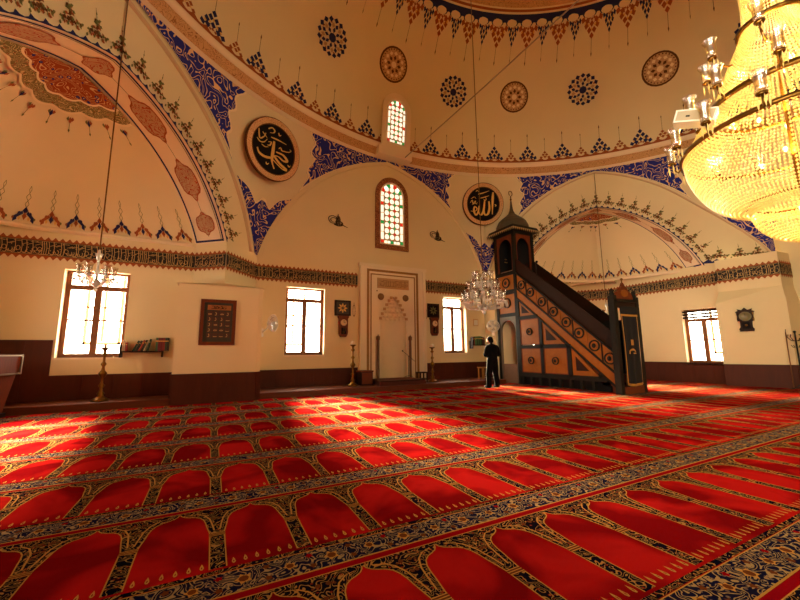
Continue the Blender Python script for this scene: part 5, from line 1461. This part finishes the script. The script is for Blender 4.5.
# ------------------------------------------------------------------ pictures and clocks
def clock_set(x0, x1, z0, z1, cx0, cx1, cz0, cz1, side, art):
    y = YQ
    t = thing('framed_plaque', 'square dark-framed plaque with %s centre above the clock %s of the niche' % (art, side), 'picture', ((x0+x1)/2, y, z0))
    fr = MB(); f = .06
    for b in ((x0, z0, x1, z0+f), (x0, z1-f, x1, z1), (x0, z0+f, x0+f, z1-f), (x1-f, z0+f, x1, z1-f)): fr.box(b[0], y-.05, b[1], b[2], y-.001, b[3])
    part(fr, 'frame', DARKW, t)
    part(B(x0+f, y-.02, z0+f, x1-f, y-.002, z1-f), 'ground', BLACKP if art != 'gold' else simple('dark_umber', srgb(50, 38, 26), .6), t)
    mb = MB(); c = ((x0+x1)/2, (z0+z1)/2); col = GOLDP if art == 'gold' else OLIVE
    for k in range(8):
        a = 2*PI*k/8
        mb.poly([(c[0]+p*math.cos(a)-q*math.sin(a), y-.024-.0006*k, c[1]+p*math.sin(a)+q*math.cos(a)) for p, q in ((.03, 0), (.10, .035), (.19, 0), (.10, -.035))])
    part(mb, 'rosette', col, t, 'stuff')
    t = thing('pendulum_clock', 'brown wooden pendulum wall clock %s of the prayer niche' % side, 'clock', ((cx0+cx1)/2, y, cz0))
    cx = (cx0+cx1)/2; w_ = (cx1-cx0)/2
    prof = [(cx-w_, cz1), (cx+w_, cz1), (cx+w_, cz1-.06), (cx+w_*.82, cz1-.10), (cx+w_*.82, cz0+.12), (cx+w_*.5, cz0), (cx-w_*.5, cz0), (cx-w_*.82, cz0+.12), (cx-w_*.82, cz1-.10), (cx-w_, cz1-.06)]
    part(MB().prism([(x, y-.12, z) for x, z in prof], [(x, y-.001, z) for x, z in prof]), 'case', OAK, t)
    mb = MB(); mb.lathe([(0, .01), (.095, .01), (.105, .02), (.115, 0)], 20); zc = cz1 - .24
    mb.v = [(cx+a, y-.12-c, zc+b) for a, b, c in mb.v]; d = part(mb, 'dial', simple('ivory_dial', srgb(220, 190, 140), .5), t)
    mb = MB(); mb.box(cx-.006, y-.137, zc, cx+.006, y-.133, zc+.08); mb.box(cx, y-.137, zc-.006, cx+.06, y-.133, zc+.006); part(mb, 'hands', BLACKP, d)
    part(B(cx-.09, y-.125, cz0+.09, cx+.09, y-.12, cz0+.32), 'door_glass', BLACKP, t)
    mb = MB(); mb.tube([(cx, y-.13, cz0+.31), (cx, y-.13, cz0+.18)], .006, 5); mb.ball((cx, y-.13, cz0+.16), .035, 0, 10, 6); mb.tube([(cx+.05, y-.13, cz0+.30), (cx+.05, y-.13, cz0+.20)], .012, 6)
    part(mb, 'pendulum', BRASS, t)
clock_set(3.75, 4.34, 2.55, 3.10, 3.87, 4.25, 1.80, 2.54, 'left', 'gold')
clock_set(7.58, 8.12, 2.62, 3.18, 7.66, 8.06, 1.89, 2.61, 'right', 'green')
# chains of prayer beads by the plaques
for x, lab in ((4.47, 'string of brown prayer beads hanging left of the prayer niche'), (7.50, 'string of brown prayer beads hanging right of the prayer niche')):
    mb = MB()
    for k in range(22):
        a = 2*PI*k/22; mb.ball((x+.045*math.sin(a), YQ-.16 if x > 4.62 and x < 7.4 else YQ-.02, 2.75+.20*math.cos(a)), .014, 0, 6, 4)
    mb.tube([(x, YQ-.02, 2.95), (x, YQ-.02, 3.05)], .005, 4)
    t = thing('prayer_beads', lab, 'prayer beads', (x, YQ, 2.55)); part(mb, 'bead_string', OAK, t, 'stuff')

# framed calligraphy sheet on the left pier
t = thing('framed_calligraphy', 'dark-framed sheet of many small calligraphy squares on the left pier', 'picture', (.10, 10.7, 1.49))
x0, x1, z0, z1, y = -.33, .52, 1.48, 2.68, 10.7
mb = MB(); f = .085
for b in ((x0, z0, x1, z0+f), (x0, z1-f, x1, z1), (x0, z0+f, x0+f, z1-f), (x1-f, z0+f, x1, z1-f)): mb.box(b[0], y-.045, b[1], b[2], y-.001, b[3])
part(mb, 'frame', OAK, t)
part(B(x0+f, y-.02, z0+f, x1-f, y-.001, z1-f), 'mount', simple('dark_green_mount', srgb(44, 40, 26), .5), t)
part(B(x0+.16, y-.024, z1-.28, x1-.13, y-.02, z1-.15), 'heading_strip', simple('amber_heading', srgb(150, 92, 34), .6), t)
mb = MB(); strokes_band(mb, lambda u, v, off: (x0+.24+u, y-.024-off*.2, z1-.26+v), .40, .10, 5); mb.m = [0]*len(mb.m); part(mb, 'heading_lettering', BLACKP, t, 'stuff')
for r in range(5):
    for c in range(4):
        xx, zz = x0+.165+c*.142, z1-.44-r*.142
        cell = part(B(xx, y-.023, zz, xx+.125, y-.02, zz+.125), 'calligraphy_square', simple('brown_square', srgb(72, 38, 22), .6) if (r == c == 0) else bpy.data.materials['brown_square'], t)
        mb = MB(); strokes_band(mb, lambda u, v, off: (xx+.01+u, y-.0235-off*.15, zz+.01+v), .105, .10, r*7+c); mb.m = [0]*len(mb.m)
        if mb.f: part(mb, 'lettering', BANDL, cell, 'stuff')

# ------------------------------------------------------------------ book shelves
BOOK_LABELS = {'shelf by the left window': ['tall thin cream upright book at the open end', 'thin cream upright book beside the brick red one', 'short brick red upright book', 'dark green lowest leaning book', 'black leaning book against the dark green one',
    'brick red leaning book', 'black leaning book between brick red and cream', 'thin cream leaning book', 'dark green leaning book against the upright row', 'mid green thick upright book', 'maroon thick upright book next to mid green', 'maroon thick upright book next to dark red', 'dark red thick upright book', 'dark green thick upright book', 'black thick upright book at the closed end'],
    'shelf right of the niche': ['black upright book at the window end', 'maroon upright book near the window end', 'mid green upright book beside the maroon', 'tall mid green upright book in the middle', 'dark green upright book between two mid green', 'tall mid green upright book between two dark green', 'shorter dark green upright book', 'tallest mid green upright book', 'dark green upright book beside the black', 'black upright book between dark green and maroon', 'maroon upright book near the pier', 'short black upright book at the pier end']}
def shelf(loc, w_, books, label, grp):
    t = thing('wall_shelf', label, 'shelf', loc)
    MB().box(0, -.24, 0, w_, -.001, .035).build('board', DARKW, t)
    for x in (0, w_-.03): MB().box(x, -.22, -.13, x+.03, -.001, .20 if x == 0 else .02).build('bracket', DARKW, t)
    x = .04
    cols = {}
    for k, (wd, h, col, lean, gap) in enumerate(books):
        x += gap
        nm = 'book_%d_%d_%d' % col
        mt = bpy.data.materials.get(nm) or simple(nm, srgb(*col), .6, var=.15, scale=20)
        word = {(120, 30, 30): 'dark red', (30, 60, 40): 'dark green', (150, 50, 40): 'brick red', (28, 24, 24): 'black', (210, 190, 160): 'cream', (60, 110, 70): 'green', (100, 24, 36): 'maroon'}[col]
        b = thing('book', BOOK_LABELS[grp][k] + ' on the ' + grp, 'book', (loc[0]+x, loc[1]-.19, loc[2]+.036), 0, 'books on the ' + grp)
        b.rotation_euler = (0, rad(lean), 0)
        if lean: b.location.z += 0.0
        h *= 1.28
        MB().box(0, 0, 0, wd, .004, h).build('spine', mt, b)
        mb = MB(); mb.box(0, .004, 0, .003, .15, h); mb.box(wd-.003, .004, 0, wd, .15, h); mb.build('cover', mt, b)
        MB().box(.003, .004, .004, wd-.003, .145, h-.006).build('pages', bpy.data.materials.get('book_pages') or simple('book_pages', srgb(206, 182, 140), .8), b)
        MB().box(.0, -.001, h*.7, wd, 0, h*.78).build('title_band', GOLDP, b)
        x += wd + (.012 + h*math.sin(rad(abs(lean)))*(1 if (lean and (k+1 == len(books) or not books[k+1][3])) else .0)) if lean else wd + .003
    return t
Rd, Gn, Bk, Br_, Cm, G2, Mr = (120, 30, 30), (30, 60, 40), (28, 24, 24), (150, 50, 40), (210, 190, 160), (60, 110, 70), (100, 24, 36)
shelf((-2.10, YL, 1.31), .93, [(.03, .22, Cm, 0, .0), (.025, .20, Cm, 0, .0), (.04, .17, Br_, 0, .01), (.03, .23, Gn, 24, .10), (.03, .23, Bk, 24, .02), (.035, .24, Br_, 22, .02), (.03, .24, Bk, 20, .02), (.02, .23, Cm, 18, .01), (.03, .25, Gn, 12, .03), (.05, .27, G2, 0, .09), (.05, .27, Mr, 0, .0), (.05, .27, Mr, 0, .0), (.05, .27, Rd, 0, .0), (.04, .27, Gn, 0, .0), (.04, .27, Bk, 0, .0)],
      'dark wall shelf of leaning books beside the left window', 'shelf by the left window')
shelf((9.62, YQ, 1.50), .92, [(.05, .24, Bk, 0, .0), (.05, .26, Mr, 0, .0), (.05, .25, G2, 0, .01), (.05, .27, G2, 0, .0), (.05, .27, Gn, 0, .0), (.05, .27, G2, 0, .0), (.05, .26, Gn, 0, .0), (.05, .28, G2, 0, .0), (.05, .27, Gn, 0, .0), (.05, .26, Bk, 0, .0), (.05, .25, Mr, 0, .0), (.04, .24, Bk, 0, .0)],
      'dark wall shelf of green books behind the standing man', 'shelf right of the niche')

# small plaque, fans, tughra emblems
t = thing('notice_plate', 'small pale notice plate above the green book shelf', 'sign', (10.0, YQ, 2.33)); part(B(9.87, YQ-.015, 2.33, 10.13, YQ-.001, 2.63), 'plate', simple('pale_plate', srgb(206, 164, 116), .5), t)
part(B(9.90, YQ-.02, 2.37, 10.10, YQ-.015, 2.59), 'sheet', WHITEP, t)
def fan(loc, rz, label):
    t = thing('wall_fan', label, 'fan', loc, rz); t.scale = (1.2, 1.2, 1.2)
    MB().box(-.05, -.03, -.32, .05, 0, -.12).build('wall_bracket', WHITEP, t)
    mb = MB(); mb.tube([(0, -.03, -.22), (0, -.16, -.12), (0, -.20, 0)], .022, 6); mb.build('neck', WHITEP, t)
    mb = MB(); mb.ball((0, -.22, 0), .07, 0, 10, 8, 1.0); mb.build('motor', WHITEP, t)
    mb = MB()
    for r in (.06, .11, .16, .20):
        mb.tube([(r*math.cos(2*PI*k/24), -.32-.03*(1-r/.2), r*math.sin(2*PI*k/24)) for k in range(25)], .009 if r < .2 else .014, 4, 0, False)
    for k in range(16):
        a = 2*PI*k/16; mb.tube([(.03*math.cos(a), -.36, .03*math.sin(a)), (.20*math.cos(a), -.32, .20*math.sin(a)), (.14*math.cos(a), -.24, .14*math.sin(a))], .005, 3, 0, False)
    mb.build('guard', WHITEP, t)
    for k in range(4):
        a = 2*PI*k/4
        mb = MB(); mb.poly([(.02*math.cos(a), -.29, .02*math.sin(a)), (.15*math.cos(a-.3), -.30, .15*math.sin(a-.3)), (.17*math.cos(a+.2), -.28, .17*math.sin(a+.2)), (.10*math.cos(a+.6), -.27, .10*math.sin(a+.6))]); mb.build('blade', simple('fan_blade', srgb(170, 150, 130), .4), t)
fan((1.24, 11.25, 2.12), rad(48), 'white oscillating wall fan on the side of the left pier')
fan((10.42, 11.70, 2.28), rad(-40), 'white oscillating wall fan on the right pier behind the man')
def tughra(x, z, label):
    t = thing('tughra_emblem', label, 'emblem', (x, YQ, z), 0, 'signature emblems either side of the stained window')
    F = lambda a, b, off: (a*.42, -off, b*.42)
    for p, wd in (([(-.30, -.3), (.05, -.42), (.40, -.34), (.42, -.1), (.1, .0), (-.2, -.1)], .12), ([(-.1, -.4), (-.05, .2), (-.02, .5)], .09), ([(.05, -.4), (.08, .3), (.05, .65)], .09), ([(.2, -.38), (.22, .2), (.15, .45)], .09),
                  ([(.1, .2), (-.4, .42), (-.78, .2), (-.6, -.2), (-.1, -.25)], .07), ([(.1, .1), (-.35, .26), (-.6, .1), (-.45, -.12), (-.05, -.16)], .06), ([(.3, -.2), (.6, -.35), (.95, -.46)], .08), ([(-.3, -.36), (.1, -.25), (.42, -.3)], .1)):
        mb = MB(); brush(mb, p, wd, F, 0, .02); brush(mb, p, wd, F, 0, .004); mb.build('stroke', simple('dark_bronze', srgb(70, 50, 28), .5, metal=.4) if 'dark_bronze' not in bpy.data.materials else bpy.data.materials['dark_bronze'], t)
tughra(3.80, 6.02, 'dark bronze looped signature emblem left of the stained window')
tughra(8.12, 6.06, 'dark bronze looped signature emblem right of the stained window')

# carved clock on the right pier
d = Vector((16.36-15.87, 4.54-6.2, 0)).normalized(); nrm = Vector((d.y, -d.x, 0))
c0 = Vector((15.87, 6.2, 0)) + d*.72
t = thing('carved_clock', 'dark carved wall clock with scrolled top on the right pier', 'clock', (c0.x, c0.y, 1.84), math.atan2(d.y, d.x))
prof = [(-.17, 0), (.17, 0), (.19, .08), (.15, .14), (.15, .32), (.20, .38), (.20, .62), (.24, .66), (.17, .70), (.19, .76), (.08, .72), (0, .80), (-.08, .72), (-.19, .76), (-.17, .70), (-.24, .66), (-.20, .62), (-.20, .38), (-.15, .32), (-.15, .14), (-.19, .08)]
mb = MB(); mb.prism([(x, -.14, z) for x, z in prof], [(x, -.001, z) for x, z in prof]); mb.build('case', DARKW, t)
mb = MB(); mb.lathe([(0, .01), (.13, .01), (.15, .03), (.16, 0)], 20); mb.v = [(a, -.14-c, .50+b) for a, b, c in mb.v]; dl = mb.build('dial', simple('tarnished_dial', srgb(110, 100, 60), .4), t)
MB().box(-.005, -.165, .50, .005, -.155, .60).build('hands', BLACKP, dl)
MB().box(-.10, -.145, .08, .10, -.14, .30).build('door', BLACKP, t)
mb = MB(); mb.ball((0, -.155, .2), .04, 0, 8, 6); mb.build('pendulum', BRASS, t)
for x in (-.19, .19):
    mb = MB(); mb.lathe([(.02, .34), (.028, .40), (.015, .5), (.028, .6), (.02, .66), (0, .70)], 8, 0, x, -.12); mb.build('turned_column', BRASS if x > 0 else DARKW, t)

# coat stand and pole at the right edge
t = thing('coat_stand', 'black iron coat stand with curled hooks by the right pier', 'coat stand', (15.86, 4.34, .0165))
mb = MB(); mb.tube([(0, 0, .03), (0, 0, 1.72)], .022, 8); mb.ball((0, 0, 1.74), .04, 0, 8, 6); mb.build('pole', IRON, t)
for k in range(5):
    a = 2*PI*k/5+.3; c, s_ = math.cos(a), math.sin(a)
    mb = MB(); mb.tube([(0, 0, 1.46), (.10*c, .10*s_, 1.48), (.18*c, .18*s_, 1.58), (.17*c, .17*s_, 1.66), (.13*c, .13*s_, 1.64)], .012, 5); mb.build('hook', IRON, t)
    mb = MB(); mb.tube([(0, 0, 1.28), (.08*c, .08*s_, 1.27), (.12*c, .12*s_, 1.34)], .010, 5); mb.build('lower_hook', IRON, t)
for k in range(4):
    a = 2*PI*k/4+.5; mb = MB(); mb.tube([(0, 0, .25), (.12*math.cos(a), .12*math.sin(a), .08), (.26*math.cos(a), .26*math.sin(a), .014)], .013, 5); mb.build('foot', IRON, t)
t = thing('window_pole', 'thin brown pole leaning against the right pier', 'pole', (16.12, 4.62, .0165))
mb = MB(); mb.tube([(0, 0, 0), (.13, .03, 1.75)], .014, 6); mb.build('shaft', WINW, t); mb = MB(); mb.tube([(.13, .03, 1.74), (.15, .03, 1.80), (.12, .02, 1.84)], .008, 5); mb.build('hook', IRON, t)

# ------------------------------------------------------------------ the standing man
def person():
    t = thing('person', 'man in black jacket and trousers standing with folded arms, seen from behind', 'person', (8.70, 9.88, .0165), rad(8)); t.scale = (1.14, 1.08, 1.0)
    SKIN = simple('skin', srgb(170, 112, 80), .55, var=.06); HAIR = simple('dark_hair', srgb(12, 9, 8), .9, var=.3, scale=60, spec=.1)
    JK = simple('black_jacket', srgb(9, 9, 11), .9, var=.2, scale=30, spec=.1); TR_ = simple('black_trousers', srgb(8, 8, 9), .9, var=.2, scale=30, spec=.1)
    def rem(mb, nm, mt, vox, sm=6):
        o = mb.build(nm, mt, t)
        m = o.modifiers.new('fuse', 'REMESH'); m.mode = 'VOXEL'; m.voxel_size = vox; m.use_smooth_shade = True
        m = o.modifiers.new('soften', 'SMOOTH'); m.iterations = sm; m.factor = .5
        return o
    def limb(mb, pts, rs, n=12):
        mb.tube(pts, rs, n)
        for p, r in zip(pts, rs): mb.ball(p, r, 0, 12, 8)
    def ell(mb, c, rx, ry, rz_):
        c = Vector(c); mb.grid(lambda u, v: c + Vector((rx*math.sin(PI*v)*math.cos(2*PI*u), ry*math.sin(PI*v)*math.sin(2*PI*u), rz_*math.cos(PI*v))), 20, 12)
    # body (one continuous skin-coloured figure; most of it under the clothes). +y is forward
    b = MB()
    ell(b, (0, .085, 1.625), .075, .095, .115); ell(b, (0, .125, 1.575), .055, .06, .07)          # head and jaw, bowed
    ell(b, (0, .188, 1.60), .014, .022, .022)                                                       # nose
    for s_ in (-1, 1): ell(b, (s_*.077, .075, 1.61), .012, .022, .034)
    limb(b, [(0, .02, 1.40), (0, .06, 1.54)], [.06, .056])
    limb(b, [(0, 0, 1.36), (0, 0, 1.15), (0, .0, .98)], [.12, .12, .13])
    for s_ in (-1, 1):
        limb(b, [(s_*.10, 0, .92), (s_*.15, .03, .50), (s_*.19, .0, .10)], [.085, .055, .038])
        limb(b, [(s_*.19, 0, .05), (s_*.20, .12, .035)], [.036, .034])
        limb(b, [(s_*.17, .0, 1.38), (s_*.29, -.01, 1.12), (s_*.07, .22, 1.14)], [.05, .042, .03])
        # folded hand with fingers
        hx, hy, hz = s_*.02, .235, 1.15 + s_*.03
        limb(b, [(s_*.07, .22, 1.14 + s_*.02), (hx, hy, hz)], [.03, .032], 10)
        for k in range(4): limb(b, [(hx-s_*.02, hy+.012, hz+.024-k*.017), (hx-s_*.06, hy+.018, hz+.026-k*.018), (hx-s_*.085+s_*.004*k, hy+.006, hz+.024-k*.018)], [.0095, .009, .0075], 8)
        limb(b, [(hx+s_*.005, hy+.0, hz+.03), (hx-s_*.02, hy+.02, hz+.055), (hx-s_*.045, hy+.022, hz+.06)], [.011, .010, .008], 8)
    rem(b, 'body', SKIN, .007, 3)
    h = MB(); ell(h, (0, .058, 1.652), .088, .106, .106); ell(h, (0, .012, 1.595), .076, .075, .085); rem(h, 'hair', HAIR, .010, 4)
    for s_ in (-1, 1):
        e = MB(); e.ball((s_*.030, .168, 1.622), .010, 0, 8, 6); e.build('eye', BLACKP, t)
    j = MB()
    ell(j, (0, -.01, 1.30), .215, .14, .18); ell(j, (0, .0, 1.10), .205, .145, .22); ell(j, (0, .0, .93), .205, .145, .16)
    limb(j, [(-.15, -.005, 1.395), (0, .01, 1.43), (.15, -.005, 1.395)], [.075, .085, .075])
    limb(j, [(0, .015, 1.42), (0, .035, 1.475)], [.07, .066])
    for s_ in (-1, 1): limb(j, [(s_*.19, -.005, 1.375), (s_*.25, -.01, 1.25), (s_*.30, -.02, 1.11), (s_*.18, .12, 1.125), (s_*.08, .215, 1.14)], [.085, .08, .072, .062, .046])
    rem(j, 'jacket', JK, .014, 6)
    p = MB(); ell(p, (0, .0, .90), .19, .14, .13)
    for s_ in (-1, 1): limb(p, [(s_*.085, 0, .88), (s_*.125, .01, .62), (s_*.155, .03, .46), (s_*.18, .005, .20), (s_*.19, .0, .075)], [.118, .105, .092, .084, .080])
    rem(p, 'trousers', TR_, .014, 6)
    for s_ in (-1, 1):
        q = MB(); ell(q, (s_*.195, .05, .038), .05, .135, .045); q.v = [(x, y, max(0.0, z)) for x, y, z in q.v]; q.build('shoe', BLACKP, t)
    return t
person()
